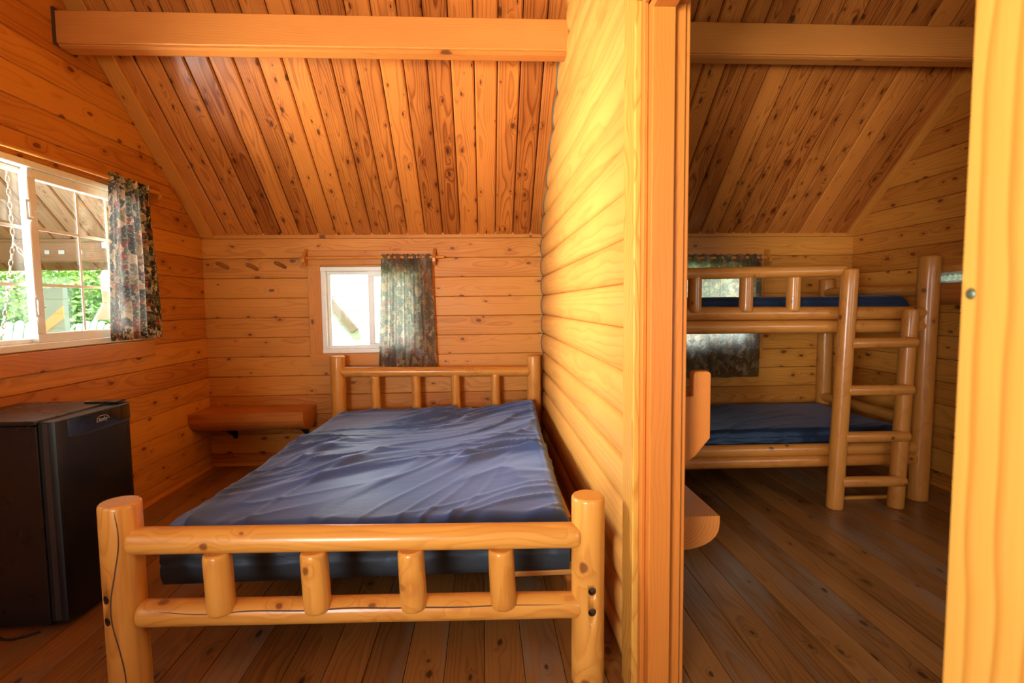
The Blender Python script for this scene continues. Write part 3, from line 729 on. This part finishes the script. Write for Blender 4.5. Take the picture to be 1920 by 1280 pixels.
def mattress(name, label, x0, x1, y0, y1, z0, H, mat, shear, amp, seed, top=None, side=None, seamz=.45, nx=150, ny=190):
    """soft box with wrinkled cover. shear(y)-> x shift, top(x,y)-> extra height"""
    P, G = [], []
    R = .045
    # unrolled perimeter profile across x: bottom-left ... top ... bottom-right
    prof = []
    Wd = x1 - x0
    for i in range(8): prof.append((0 - .004 * math.sin(PI * i / 8), R * .5 + (H - R * 1.5) * i / 8, 's'))
    for i in range(7): a = PI - PI / 2 * i / 6; prof.append((R + R * math.cos(a), H - R + R * math.sin(a), 'c'))
    for i in range(1, nx): prof.append((R + (Wd - 2 * R) * i / nx, H, 't'))
    for i in range(7): a = PI / 2 - PI / 2 * i / 6; prof.append((Wd - R + R * math.cos(a), H - R + R * math.sin(a), 'c'))
    for i in range(8): prof.append((Wd + .004 * math.sin(PI * i / 8), H - R - (H - R * 1.5) * i / 8, 's'))
    prof = [(R * .5, 0, 'b')] + prof + [(Wd - R * .5, 0, 'b')]
    L = y1 - y0
    st = []
    for i in range(7): a = PI / 2 * i / 6; st.append((R - R * math.cos(a), R - R * math.sin(a)))   # (y, drop)
    for i in range(1, ny): st.append((R + (L - 2 * R) * i / ny, 0))
    for i in range(7): a = PI / 2 * i / 6; st.append((L - R + R * math.sin(a), R - R * math.cos(a)))
    def wr(x, y):
        q = V((x * 1.1 + seed, y * 1.1, .3)); wx = noise.noise(q) * .35; wy = noise.noise(q + V((7, 3, 1))) * .35
        X, Y = x + wx, y + wy
        h = 0
        for ang, fu, fv, am, pw in ((.72, .8, 5.0, 1.2, 8), (.42, 1.0, 7.5, .8, 7), (1.0, 1.2, 10.0, .5, 6)):
            c, s = math.cos(ang), math.sin(ang)
            u = (X * c + Y * s) * fu; v = (-X * s + Y * c) * fv
            nz_ = noise.noise(V((u, v, seed + am)))
            msk = .5 + .9 * noise.noise(V((x * 1.6, y * 1.6, seed + 9 + am)))
            h += am * max(0, msk) * (1 - min(1, abs(nz_) * 2.6)) ** (pw / 2)
        h += .35 * noise.noise(V((x * 1.3, y * 1.3, seed + 4)))
        return h
    for (yy, drop) in st:
        rp, rg = [], []
        for (a, b, k) in prof:
            x = x0 + a; y = y0 + yy; z = b
            f = max(0, b - H * .5) / (H * .5)
            z = b - drop * f if k != 'b' else b
            y_ = y
            if k in 'tc': 
                z += amp * (wr(x, y) - .35) * (1 if k == 't' else .5)
                if top: z += top(x, y)
            elif k == 's' and top: z += top(x, y) * b / H
            if k == 's': x += (.004 * math.sin(b / H * PI) + amp * .5 * (noise.noise(V((y * 14, b * 3, seed))) )) * (-1 if a < .5 else 1)
            x += shear(y)
            rp.append(V((x, y_, z0 + z))); rg.append(V((x, y, z)))
        P.append(rp); G.append(rg)
    mb = MB(); vs = mb.grid(P, G, .5, False, True)
    if side:
        for f_ in mb.bm.faces:
            c_ = f_.calc_center_median(); n_ = f_.normal if f_.normal.length else f_.calc_center_median()
            f_.normal_update()
            if abs(f_.normal.z) < .35 and c_.z < z0 + H - R * .6: f_.material_index = 1
    # end faces: vertical boxing with a seam line and puckers
    for e, yy, sg in ((0, y0, -1), (-1, y1, 1)):
        row = P[e]; n = len(row); E = []; rows = 14
        xs = [p for p, q in zip(row, prof) if q[2] in 'tc']
        for r_ in range(rows + 1):
            t = r_ / rows; line = []
            for p in xs:
                zb = z0; zt = p.z
                bul = .016 * math.sin(PI * t) ** .6
                if abs(t - .52) < .04: bul -= .007
                pk = .006 * noise.noise(V((p.x * 16, t * 3.5, seed + 2))) * math.sin(PI * t) * 1.6
                line.append(V((p.x, p.y + sg * (bul + pk), zb + (zt - zb) * t)))
            E.append(line)
        mb.grid(E, [[q.copy() for q in l] for l in E], .5, False, True, 1 if side else 0)
    bm = mb.bm
    bottom = [V((x0 + R * .5 + shear(y0), y0, z0)), V((x1 - R * .5 + shear(y0), y0, z0)), V((x1 - R * .5 + shear(y1), y1, z0)), V((x0 + R * .5 + shear(y1), y1, z0))]
    mb.poly([bm.verts.new(p) for p in bottom], bottom)
    bmesh.ops.remove_doubles(bm, verts=bm.verts, dist=.0008)
    return tag(mb.build(name, [mat, side] if side else mat), label, 'mattress')
mattress('mattress', 'wrinkled royal blue mattress lying on the log double bed', -1.190, .332, 1.955, 4.115, .273, .212, 'blue',
         lambda y: .075 * (y - 1.985) / 2.13 - .012, .030, 2.0, side='boxing', top=lambda x, y: .012 + .055 * max(0, (x + .2) / .5) ** 1.5 * max(0, (y - 3.3) / .8) ** 1.3)

# ------------------------------------------------------------------ mini fridge
fr = thing('mini_fridge', 'black mini fridge standing under the left window', 'fridge', (-1.96, 2.37, 0))
FY0, FY1, FZ = 2.148, 2.595, .860
def rbox(mb, lo, hi, r, mat=0):
    bm2 = bmesh.new(); bmesh.ops.create_cube(bm2, size=1)
    for v in bm2.verts: v.co = V([lo[i] + (v.co[i] + .5) * (hi[i] - lo[i]) for i in range(3)])
    bmesh.ops.bevel(bm2, geom=bm2.edges[:] , offset=r, segments=3, profile=.5, affect='EDGES')
    mp = {v: mb.bm.verts.new(v.co) for v in bm2.verts}
    for f in bm2.faces:
        q = mb.bm.faces.new([mp[v] for v in f.verts]); q.material_index = mat; q.smooth = False
    bm2.free()
mb = MB(); rbox(mb, (XL + .045, FY0, .02), (-1.772, FY1, FZ - .022), .004); mb.build('cabinet', 'black', fr)
mb = MB(); rbox(mb, (XL + .040, FY0 - .003, FZ - .021), (-1.768, FY1 + .003, FZ), .007); mb.build('top_panel', 'black', fr)
mb = MB(); mb.box((-1.771, FY0 + .008, .03), (-1.750, FY1 - .008, FZ - .008), 2); mb.build('gasket', 'gasket', fr)
# bowed door: plan profile extruded upwards
def door_plan(bulge, y0, y1, xb, xf, rr=.018):
    pr = [(xb, y0), (xf - rr, y0), (xf - rr * .3, y0 + rr * .3)]
    n = 14
    for i in range(n + 1):
        t = i / n; y = y0 + rr + (y1 - y0 - 2 * rr) * t; pr.append((xf + bulge * (1 - (2 * t - 1) ** 2), y))
    pr += [(xf - rr * .3, y1 - rr * .3), (xf - rr, y1), (xb, y1)]
    return pr
mb = MB(); mb.prism(door_plan(.012, FY0, FY1, -1.750, -1.700), (0, 0, .035), Z_, X_, Y_, FZ - .035 - .006, smooth=False)
dr = mb.build('door', 'door_black', fr)
for p_ in dr.data.polygons: p_.use_smooth = abs(p_.normal.z) < .5
md = dr.modifiers.new('e', 'EDGE_SPLIT'); md.split_angle = math.radians(40)
mb = MB(); mb.box((-1.7495, FY0 - .0012, .04), (-1.728, FY0 + .002, FZ - .012), 2); mb.build('door_edge_strip', 'edge', dr)
pl_ = door_plan(.012, FY0 + .05, FY1 - .008, -1.715, -1.6945, .01)
mb = MB(); mb.prism(pl_, (0, 0, FZ - .082), Z_, X_, Y_, .072); hp = mb.build('handle_panel', 'gloss', dr)
hp['label'] = 'glossy black handle strip across the top of the door'
def curve_x(y, extra): 
    t = (y - FY0 - .018) / (FY1 - FY0 - .036); return -1.700 + .012 * (1 - (2 * t - 1) ** 2) + extra
mb = MB(); mb.tube([(curve_x(FY0 + .06 + .37 * i / 20, .006), FY0 + .06 + .37 * i / 20, FZ - .084) for i in range(21)], .0016, 6); mb.build('handle_line', 'edge', dr)
mb = MB(); rbox(mb, (-1.86, FY1 - .075, FZ - .001), (-1.715, FY1 - .006, FZ + .009), .004); mb.build('hinge_cover', 'gloss', fr)
for yy in (FY0 + .05, FY1 - .05):
    for xx in (-1.80, XL + .09):
        mb = MB(); mb.lathe([(.015, 0), (.017, .004), (.017, .018), (.012, .024)], (xx, yy, 0)); mb.build('foot', 'gasket', fr)
# lettering on the handle strip with its swoosh
cu = bpy.data.curves.new('lettering', 'FONT'); cu.body = 'Danby'; cu.size = .026; cu.shear = .25; cu.extrude = .0004; cu.align_x = 'CENTER'
tmp = bpy.data.objects.new('lettering', cu); COL.objects.link(tmp); bpy.context.view_layer.update()
lm = bpy.data.meshes.new_from_object(tmp.evaluated_get(bpy.context.evaluated_depsgraph_get())); bpy.data.objects.remove(tmp, do_unlink=True)
lo = bpy.data.objects.new('lettering', lm); COL.objects.link(lo); lm.materials.append(M['silver'])
rotm = Matrix(((0, 0, 1), (1, 0, 0), (0, 1, 0)))    # text x -> +Y, text y -> +Z, normal -> +X
lm.transform(rotm.to_4x4()); lm.transform(Matrix.Translation(V((curve_x(2.375, .0075), 2.375, FZ - .052)) - OFF[fr])); lo.parent = hp; OFF[lo] = OFF[fr]
mb = MB(); mb.tube([(curve_x(2.375, .007) , 2.375 + .045 * math.cos(a), FZ - .045 + .017 * math.sin(a)) for a in [(-.3 + i * .12) for i in range(20)]], .0009, 6); mb.build('swoosh', 'silver', hp)
mb = MB(); x_ = curve_x(2.545, .0004)
for (a, b, c, d_) in ((0, .022, 0, .0015), (0, .022, .0245, .026), (0, .0015, 0, .026), (.0205, .022, 0, .026), (.006, .013, .008, .018)):
    mb.box((x_ - .001, 2.535 + a, FZ - .135 + c), (x_ + .0006, 2.535 + b, FZ - .135 + d_), 2)
mb.build('badge', 'edge', dr)
# power cord on the floor beside the fridge
mb = MB(); mb.tube([(-1.80 - .012 * i, 2.13 - .045 * math.sin(i * .22) , .006) for i in range(34)], .004, 8)
tag(mb.build('power_cord', 'gasket'), 'thin black power cord on the floor in front of the fridge', 'cord')

# ------------------------------------------------------------------ half-log benches
def halflog(o_, ex, en, L, Wd, D, zt):
    pr = [(0, 0), (0, -.028)]
    n = 14
    for i in range(n + 1):
        a = PI * i / n; pr.append((Wd / 2 - (Wd / 2) * math.cos(a) , -.028 - (D - .028) * math.sin(a) ** .8 if 0 < i < n else -.028))
    pr += [(Wd, -.028), (Wd, 0)]
    out = []
    for p in pr:
        if not out or (abs(p[0] - out[-1][0]) + abs(p[1] - out[-1][1])) > 1e-5: out.append(p)
    mb = MB(); mb.prism(out, V(o_) + Z_ * zt, ex, en, Z_, L, goff=V((3.7, -Wd / 2, .0)), smooth=False, tone=.4); return mb
t = thing('half_log_bench', 'half log wall bench in the back left corner, below the pegs', 'bench', (-1.81, YB - .17, .30))
b_ = halflog((XL + .002, YB - .002, 0), X_, -Y_, .850, .330, .160, .495).build('seat', 'bench', t)
for xx in (-2.045, -1.470):
    mb = MB(); mb.prism([(0, 0), (0, .10), (.012, .10), (.012, .012), (.20, .012), (.20, 0)], (xx, YB - .001, .342), X_, -Y_, -Z_, .004)
    mb.prism([(.004, .004), (.02, .096), (.05, .080), (.17, .012), (.17, .004)], (xx + .001, YB - .001, .342), X_, -Y_, -Z_, .003)
    mb.prism([(0, 0), (0, .11), (.005, .11), (.005, .005), (.20, .005), (.20, 0)], (xx - .014, YB - .001, .338), X_, -Y_, -Z_, .034)
    mb.build('bracket', 'metal', t)
t = thing('half_log_bench', 'half log bench on the bunk room side of the log partition', 'bench', (.78, 2.5, .28))
halflog((PX1 + .034, 1.99, 0), Y_, X_, 1.15, .315, .135, .45).build('seat', 'bench', t)
for yy in (2.25, 2.85):
    mb = MB(); mb.prism([(0, 0), (0, .11), (.005, .11), (.005, .005), (.20, .005), (.20, 0)], (PX1 + .034, yy, .287), Y_, X_, -Z_, .034); mb.build('bracket', 'metal', t)

# ------------------------------------------------------------------ pegs, hook
pg = (('leftmost', -2.082, 1.640, 'leftmost of the three wooden pegs on the back wall, nearest the left wall'), ('middle', -1.852, 1.628, 'middle of the three wooden pegs on the back wall'), ('right', -1.632, 1.642, 'rightmost of the three wooden pegs, nearest the window casing'))
for nm, xx, zz, lab in pg:
    mb = MB(); mb.log((xx + .045, YB + .01, zz - .030), (xx - .008, YB - .085, zz + .008), 0.0135, .014, 14, irr=.01)
    tag(mb.build('wall_peg', ['peg', 'crack']), lab, 'peg')
mb = MB()
hk = [(PX1 + .012, .660), (.735, .757), (.790, .822), (.790, 1.050), (.782, 1.060), (.735, 1.060), (.727, 1.050), (.727, .972), (PX1 + .012, .972)]
mb.prism([(a, b) for a, b in hk], (0, 1.775, 0), Y_, X_, Z_, .045, goff=V((0, .1, -.5)))
o = mb.build('wall_hook', 'jamb'); md = o.modifiers.new('b', 'BEVEL'); md.width = .006; md.segments = 2; md.limit_method = 'ANGLE'
tag(o, 'large J-shaped wooden wall hook just past the doorway jamb', 'hook')

# ------------------------------------------------------------------ bunk bed
bk = thing('bunk_bed', 'log bunk bed with guard rail and ladder seen through the doorway', 'bunk bed', (1.8, 3.7, 0))
BX0, BX1, BY0, BY1 = .80, 2.815, 3.205, 4.225
post((2.828, BY0), 1.575, .060, bk, 'bunk_post', lean=(.016, 0), mat='bunk')
post((2.845, BY1), 1.475, .058, bk, 'bunk_post', mat='bunk')
post((BX0, BY0), 1.575, .060, bk, 'bunk_post', mat='bunk'); post((BX0, BY1), 1.475, .058, bk, 'bunk_post', mat='bunk')
post((2.236, 3.105), 1.490, .0485, bk, 'ladder_post', lean=(.052, 0), mat='bunk')
post((2.615, 3.085), 1.243, .0455, bk, 'ladder_post', lean=(.048, 0), mat='bunk')
for z in (1.224, 1.140): rail((BX0, BY0 - .005, z + .008), (2.842, BY0 - .005, z - .008), .0425, bk, 'side_rail', mat='bunk')
for z in (.352, .280): rail((BX0, BY0 - .005, z + .006), (2.835, BY0 - .005, z - .006), .0400, bk, 'side_rail', mat='bunk')
for z in (1.21, .33): rail((BX0, BY1, z), (2.85, BY1, z), .040, bk, 'side_rail', mat='bunk')
rail((BX0, BY0 - .02, 1.468), (2.222, 3.135, 1.483), .0365, bk, 'guard_rail', mat='bunk')
for x_, zz in ((.98, 0), (1.300, 0), (1.625, 0), (1.927, 0)):
    mb = MB(); mb.log((x_, BY0 - .025, 1.235), (x_, BY0 - .03, 1.462), .0415, .041, 18, 'dome', 'dome', irr=.02); mb.build('guard_spindle', ['bunk', 'crack'], bk)
for x_, zs in ((2.835, (1.362, 1.16, .50, .36)), (BX0, (1.362, 1.16, .50, .36))):
    for z in zs: rail((x_, BY0 + .02, z), (x_, BY1 - .02, z), .0385, bk, 'end_rail', mat='bunk')
for i, z in enumerate((1.038, .748, .458, .176)):
    xl = 2.184 + .052 * z / 1.49; xr = 2.567 + .048 * z / 1.243
    mb = MB(); mb.log((xl + .012, 3.080, z), (xr + .022, 3.052, z + .004), .034, .034, 18, 'dome', 'dome', irr=.02); mb.build('ladder_rung', ['bunk', 'crack'], bk)
for zb in (1.135, .268):
    for i in range(6):
        x_ = BX0 + .12 + i * .34
        mb = MB(); mb.box((x_, BY0 + .04, zb + .03), (x_ + .09, BY1 - .04, zb + .05), 1, .003); mb.build('slat', 'slat', bk)
mb = MB(); mb.box((2.27, BY0 + .02, 0), (2.76, BY0 + .05, .022), 0, .004); mb.build('floor_shade_strip', 'bunk', bk)  # strip added in place of the shadow line under the bunk
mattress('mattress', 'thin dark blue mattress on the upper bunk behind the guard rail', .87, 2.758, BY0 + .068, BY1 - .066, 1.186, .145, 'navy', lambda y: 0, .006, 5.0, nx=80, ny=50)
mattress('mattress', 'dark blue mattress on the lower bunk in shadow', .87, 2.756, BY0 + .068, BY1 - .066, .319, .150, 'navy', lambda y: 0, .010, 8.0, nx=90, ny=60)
# half-log shelf below the slot window
t = thing('half_log_shelf', 'half log shelf under the slot window on the bunk room right wall', 'shelf', (XR - .1, 2.8, 1.26))
halflog((XR - .001, 2.2, 0), Y_, -X_, 1.32, .20, .12, 1.385).build('shelf_board', 'bench', t)

# ------------------------------------------------------------------ outside: porch, garden, neighbour
mb = MB(); mb.box((-30, -20, -.5), (30, 40, -.16), 0); g_ = struct(mb.build('ground', 'lawn'))
mb = MB(); y = YF - .6
while y < 4.5: mb.box((-5.6, y, -.05), (XL - .14, y + .14, -.02), 0, .003); y += .146
mb.box((-5.6, YF - .6, -.155), (XL - .14, 4.6, -.055), 0); struct(mb.build('porch_deck', 'deck'))
mb = MB(); mb.box((-6.1, 4.40, 1.68), (XL - .14, 4.53, 1.845), 0, .005)
mb.box((-6.1, 4.38, 1.83), (XL - .14, 4.40, 1.852), 0, .003)
tag(mb.build('porch_beam', 'porch'), 'weathered porch beam under the eaves seen through the left window', 'beam')
for xx, w_ in ((-3.445, .035), (-3.335, .045), (-3.19, .025), (-3.00, .05)):
    mb = MB(); mb.box((xx - w_ / 2, 4.397, 1.735 if xx < -3.1 else 1.78), (xx + w_ / 2, 4.400, 1.765 if xx < -3.1 else 1.83), 0); 
    nm = {-3.445: 'left scrap of pale blue tape on the porch beam', -3.335: 'middle scrap of pale blue tape on the porch beam', -3.19: 'small right scrap of pale blue tape on the porch beam', -3.00: 'pale blue paper square at the top of the porch beam near the curtain'}[xx]
    tag(mb.build('tape_scrap', 'tape'), nm, 'tape', 'scraps on the porch beam')
# swing chain: links, two lower branches
ch = thing('swing_chain', 'porch swing chain hanging outside the left window pane', 'chain', (-2.75, 3.28, 1.6))
def links(a, b, n):
    a, b = V(a), V(b); d_ = b - a; L = d_.length / n; u = d_.normalized(); s1 = u.cross(Y_).normalized(); s2 = u.cross(s1)
    for i in range(n):
        c = a + d_ * ((i + .5) / n); side = s1 if i % 2 else (s1 * .45 + s2 * .9).normalized(); pts = []
        for k in range(16):
            t_ = 2 * PI * k / 16; pts.append(c + u * math.sin(t_) * L * .62 + side * math.cos(t_) * .0105)
        mb = MB(); mb.tube(pts, .0028, 6, True); mb.build('link', 'chain', ch)
links((-2.75, 3.255, 2.80), (-2.75, 3.277, 1.70), 29)
links((-2.75, 3.277, 1.70), (-2.75, 3.15, 1.12), 16)
links((-2.75, 3.277, 1.70), (-2.72, 3.345, 1.56), 4)
# garden chairs with fan backs
def garden_chair(label, loc, rz):
    t = thing('garden_chair', label, 'chair', (0, 0, 0), 'pale green garden chairs')
    for i in range(7):
        s_ = (i - 3) / 3; hgt = 1.08 - .11 * s_ * s_
        mb = MB(); xb, xt = s_ * .20, s_ * .275
        pr = [(-.036, 0), (.036, 0), (.036, .018), (-.036, .018)]
        p0 = V((xb, .22, .30)); p1 = V((xt, .22 + (hgt - .3) * .32, hgt))
        ex = (p1 - p0).normalized(); ea = V((1, 0, 0)); ea = (ea - ex * ea.dot(ex)).normalized(); eb = ex.cross(ea)
        mb.prism(pr, p0, ex, ea, eb, (p1 - p0).length)
        mb.lathe([(.0362, 0), (.0362, .018)], p1 , eb, 16); mb.build('back_slat', 'green', t)
    for i in range(5):
        y_ = -.26 + i * .095; z_ = .40 - i * .022
        mb = MB(); mb.box((-.26, y_, z_ - .01), (.26, y_ + .085, z_ + .01), 0, .003); mb.build('seat_slat', 'green', t)
    for sx in (-1, 1):
        mb = MB(); mb.box((sx * .36 - .06, -.34, .56), (sx * .36 + .06, .36, .582), 1, .004); mb.build('arm', 'green', t)
        mb = MB(); mb.box((sx * .32 - .015, -.29, -.15), (sx * .32 + .015, -.19, .56), 2, .003); mb.build('leg', 'green', t)
        mb = MB(); mb.box((sx * .29 - .012, .22, -.15), (sx * .29 + .012, .30, .56), 2, .003); mb.build('leg', 'green', t)
        mb = MB(); mb.box((sx * .27 - .012, -.28, .28), (sx * .27 + .012, .36, .38), 1, .003); mb.build('side_rail', 'green', t)
    mb = MB(); mb.box((-.32, .30, .50), (.32, .325, .58), 0, .003); mb.build('back_brace', 'green', t)
    t.location = loc; t.rotation_euler = (0, 0, rz); return t
garden_chair('pale green fan back garden chair nearer the left edge of the left window', (-4.58, 5.10, .075), .2)
garden_chair('pale green fan back garden chair behind the teal and yellow board', (-4.66, 6.0, .055), -.15)
t = thing('painted_board', 'teal board with a yellow band standing beyond the porch beam', 'board', (-3.6, 4.75, -.16))
cx = -3.67
mb = MB(); mb.box((cx - .20, 4.74, -.16), (cx + .06, 4.80, 1.48), 2, .004); mb.build('panel', 'teal', t)
mb = MB(); mb.prism([(-.202, 1.10), (.062, 1.33), (.062, 1.22), (-.202, 1.02)], (cx, 4.728, 0), Y_, X_, Z_, .014); mb.build('stripe', 'yellow', t)
t = thing('bird_feeder', 'pale cone hooded bird feeder on a post beside the curtain', 'bird feeder', (-3.47, 5.1, -.16))
mb = MB(); mb.lathe([(.018, 0), (.018, 1.3)], (-3.47, 5.1, -.16)); mb.build('pole', 'feeder', t)
mb = MB(); mb.lathe([(.05, 1.34), (.055, 1.36), (.055, 1.62), (.03, 1.66), (.005, 1.68)], (-3.47, 5.1, 0), seg=24); mb.build('seed_tube', 'feeder', t)
mb = MB(); mb.lathe([(.13, 1.20), (.128, 1.205), (.06, 1.34), (.052, 1.35)], (-3.47, 5.1, 0), seg=28); mb.build('baffle', 'feeder', t)
# leafy growth beyond the porch
def bush(label, c, rad, n, mat, seed, trunk=True, cat='bush', name='leafy_bush', group='greenery beyond the porch'):
    rnd = random.Random(seed); t = thing(name, label, cat, (c[0], c[1], -.16), group)
    mb = MB(); bm = mb.bm
    for i in range(n):
        a, b = rnd.uniform(0, 2 * PI), math.acos(rnd.uniform(-1, 1)); rr = rnd.random() ** .4
        lump = 1 + .35 * noise.noise(V((math.cos(a) * 2 + seed, math.sin(a) * 2, b * 1.6)))
        p = V((c[0] + rad[0] * rr * lump * math.sin(b) * math.cos(a), c[1] + rad[1] * rr * lump * math.sin(b) * math.sin(a), c[2] + rad[2] * rr * lump * math.cos(b)))
        if p.z < -.12: continue
        s_ = rnd.uniform(.035, .075); u = V((rnd.gauss(0, 1), rnd.gauss(0, 1), rnd.gauss(0, .6))).normalized()
        v = u.cross(V((rnd.gauss(0, 1), rnd.gauss(0, 1), rnd.gauss(0, 1)))).normalized() * s_ * .5; u = u * s_
        q = [p - u, p + v - u * .1, p + u, p - v - u * .1]
        mb.poly([bm.verts.new(x) for x in q], q, rnd.random())
    mb.build('foliage', mat, t, recalc=False)
    mb = MB()
    for k in range(5):
        a = k * 1.256 + seed; e = V((c[0] + rad[0] * .45 * math.cos(a), c[1] + rad[1] * .45 * math.sin(a), c[2] + rad[2] * .3))
        mb.tube([(c[0] + .04 * math.cos(a), c[1] + .04 * math.sin(a), -.16), ((c[0] + e.x) / 2, (c[1] + e.y) / 2, c[2] * .5), e], .018, 6)
    mb.build('stems', 'stem', t)
bush('light green bush farthest left beyond the porch', (-7.95, 7.5, 1.0), (1.0, .7, 1.5), 5000, 'leafA', 1)
bush('darker green bush low behind the left garden chair', (-5.85, 6.6, .5), (.6, .5, 1.0), 3200, 'leafB', 2)
bush('tall light green shrub above the teal board', (-8.2, 10.3, 1.2), (1.2, .8, 1.7), 5200, 'leafA', 3)
bush('mid green bush between the teal board and the bird feeder', (-5.75, 7.75, .6), (.55, .5, 1.1), 3200, 'leafB', 4)
bush('bright yellow green shrub behind the bird feeder', (-6.25, 9.4, 1.2), (.75, .8, 1.6), 4600, 'leafA', 5)
bush('tall green hedge tree far behind the bushes', (-9.8, 13.2, 1.9), (4.4, 1.2, 2.6), 10000, 'leafB', 6)
# white sided neighbour building and its diagonal brace behind the back window
nb = thing('white_shed', 'bright white sided outbuilding filling the view of the back window', 'building', (-1.0, 7.6, -.16))
mb = MB()
for k in range(24): 
    z = -.16 + k * .20
    mb.prism([(0, 0), (0, .195), (.012, .20), (.022, .004)], (-2.9, 7.6, z), X_, -Y_, Z_, 6.6, tone=.5)
mb.box((-2.9, 7.6, -.16), (3.7, 10.2, 4.6), 0); mb.build('siding', 'white', nb)
mb = MB(); mb.prism([(-.05, 0), (.05, 0), (.05, .09), (-.05, .09)], (-2.35, 7.490, 1.62), V((.62, 0, -.78)).normalized(), V((.78, 0, .62)).normalized(), Y_, .86); 
tag(mb.build('timber_brace', 'porch'), 'diagonal timber brace in front of the white outbuilding', 'brace')

# ------------------------------------------------------------------ light
w = bpy.data.worlds.new('sky'); sc.world = w; w.use_nodes = True
bg = w.node_tree.nodes['Background']; bg.inputs[0].default_value = (.86, .94, 1.0, 1); bg.inputs[1].default_value = 1.2
def sun(energy, rot, col=(1, .96, .88), ang=.02):
    l = bpy.data.lights.new('sun', 'SUN'); l.energy = energy; l.color = col; l.angle = ang
    o = bpy.data.objects.new('sun', l); COL.objects.link(o); o.rotation_euler = rot; return o
def sun_dir(d_): return V(d_).to_track_quat('-Z', 'Y').to_euler()
sun(10.0, sun_dir((.25, .62, -.95)))
def daylight(name, loc, aim, sx, sy, power, col=(1, .955, .89), spread=180):
    l = bpy.data.lights.new(name, 'AREA'); l.shape = 'RECTANGLE'; l.size = sx; l.size_y = sy; l.energy = power; l.color = col; l.spread = math.radians(spread)
    o = bpy.data.objects.new(name, l); COL.objects.link(o); o.location = loc; o.rotation_euler = V(aim).to_track_quat('-Z', 'Z').to_euler(); return o
daylight('daylight_porch', (-5.4, 2.5, 1.55), (1, .0, .0), 3.4, 1.7, 235, spread=80)
daylight('deck_fill_lamp', (-3.5, 2.4, .25), (1.3, .35, 1.40), 1.8, 1.4, 66, spread=100)  # area lamp added low over the deck to brighten the ceiling
daylight('daylight_side_window', (XL - .16, .15, 1.5), (1, .28, .02), 1.7, .9, 10)
daylight('daylight_front_door', (-1.27, YF - .12, 1.30), (.55, 1, .30), .9, 1.1, 34, spread=85)
daylight('daylight_right_window', (XR + .20, .90, 1.50), (-1, .55, -.30), 1.05, .8, 11, col=(.95, .97, 1))
daylight('daylight_front_window', (1.95, YF - .12, 1.4), (-.1, 1, .1), 1.1, .85, 13)

# ------------------------------------------------------------------ camera
f, yaw, pitch, roll = 985.0, .054, .071, -.011
cy, sy, cp, sp, cr_, sr_ = math.cos(yaw), math.sin(yaw), math.cos(pitch), math.sin(pitch), math.cos(roll), math.sin(roll)
Ry = Matrix(((cy, -sy, 0), (sy, cy, 0), (0, 0, 1))); Pm = Matrix(((1, 0, 0), (0, -sp, -cp), (0, cp, -sp))); Rr = Matrix(((cr_, -sr_, 0), (sr_, cr_, 0), (0, 0, 1)))
Mx = Rr @ Pm @ Ry
cam = bpy.data.cameras.new('camera'); co = bpy.data.objects.new('camera', cam); COL.objects.link(co)
cm = Matrix.Identity(4)
for i in range(3): cm[i][0] = Mx[0][i]; cm[i][1] = -Mx[1][i]; cm[i][2] = -Mx[2][i]
cm.translation = V((0, 0, 1.3)); co.matrix_world = cm
cam.sensor_width = 36; cam.lens = f / 1920 * 36; cam.clip_start = .02
cam.dof.use_dof = True; cam.dof.focus_distance = 2.6; cam.dof.aperture_fstop = 4.5
sc.camera = co
vs_ = sc.view_settings
sc.display_settings.display_device = 'sRGB'
vs_.view_transform = 'Standard'; vs_.look = 'None'; vs_.exposure = 1.34; vs_.gamma = 1.0; vs_.use_curve_mapping = False
sc.cycles.use_denoising = True
sc.cycles.max_bounces = 10; sc.cycles.diffuse_bounces = 3; sc.cycles.transparent_max_bounces = 12
sc.cycles.sample_clamp_indirect = 6.0
sc.cycles.caustics_reflective = False; sc.cycles.caustics_refractive = False
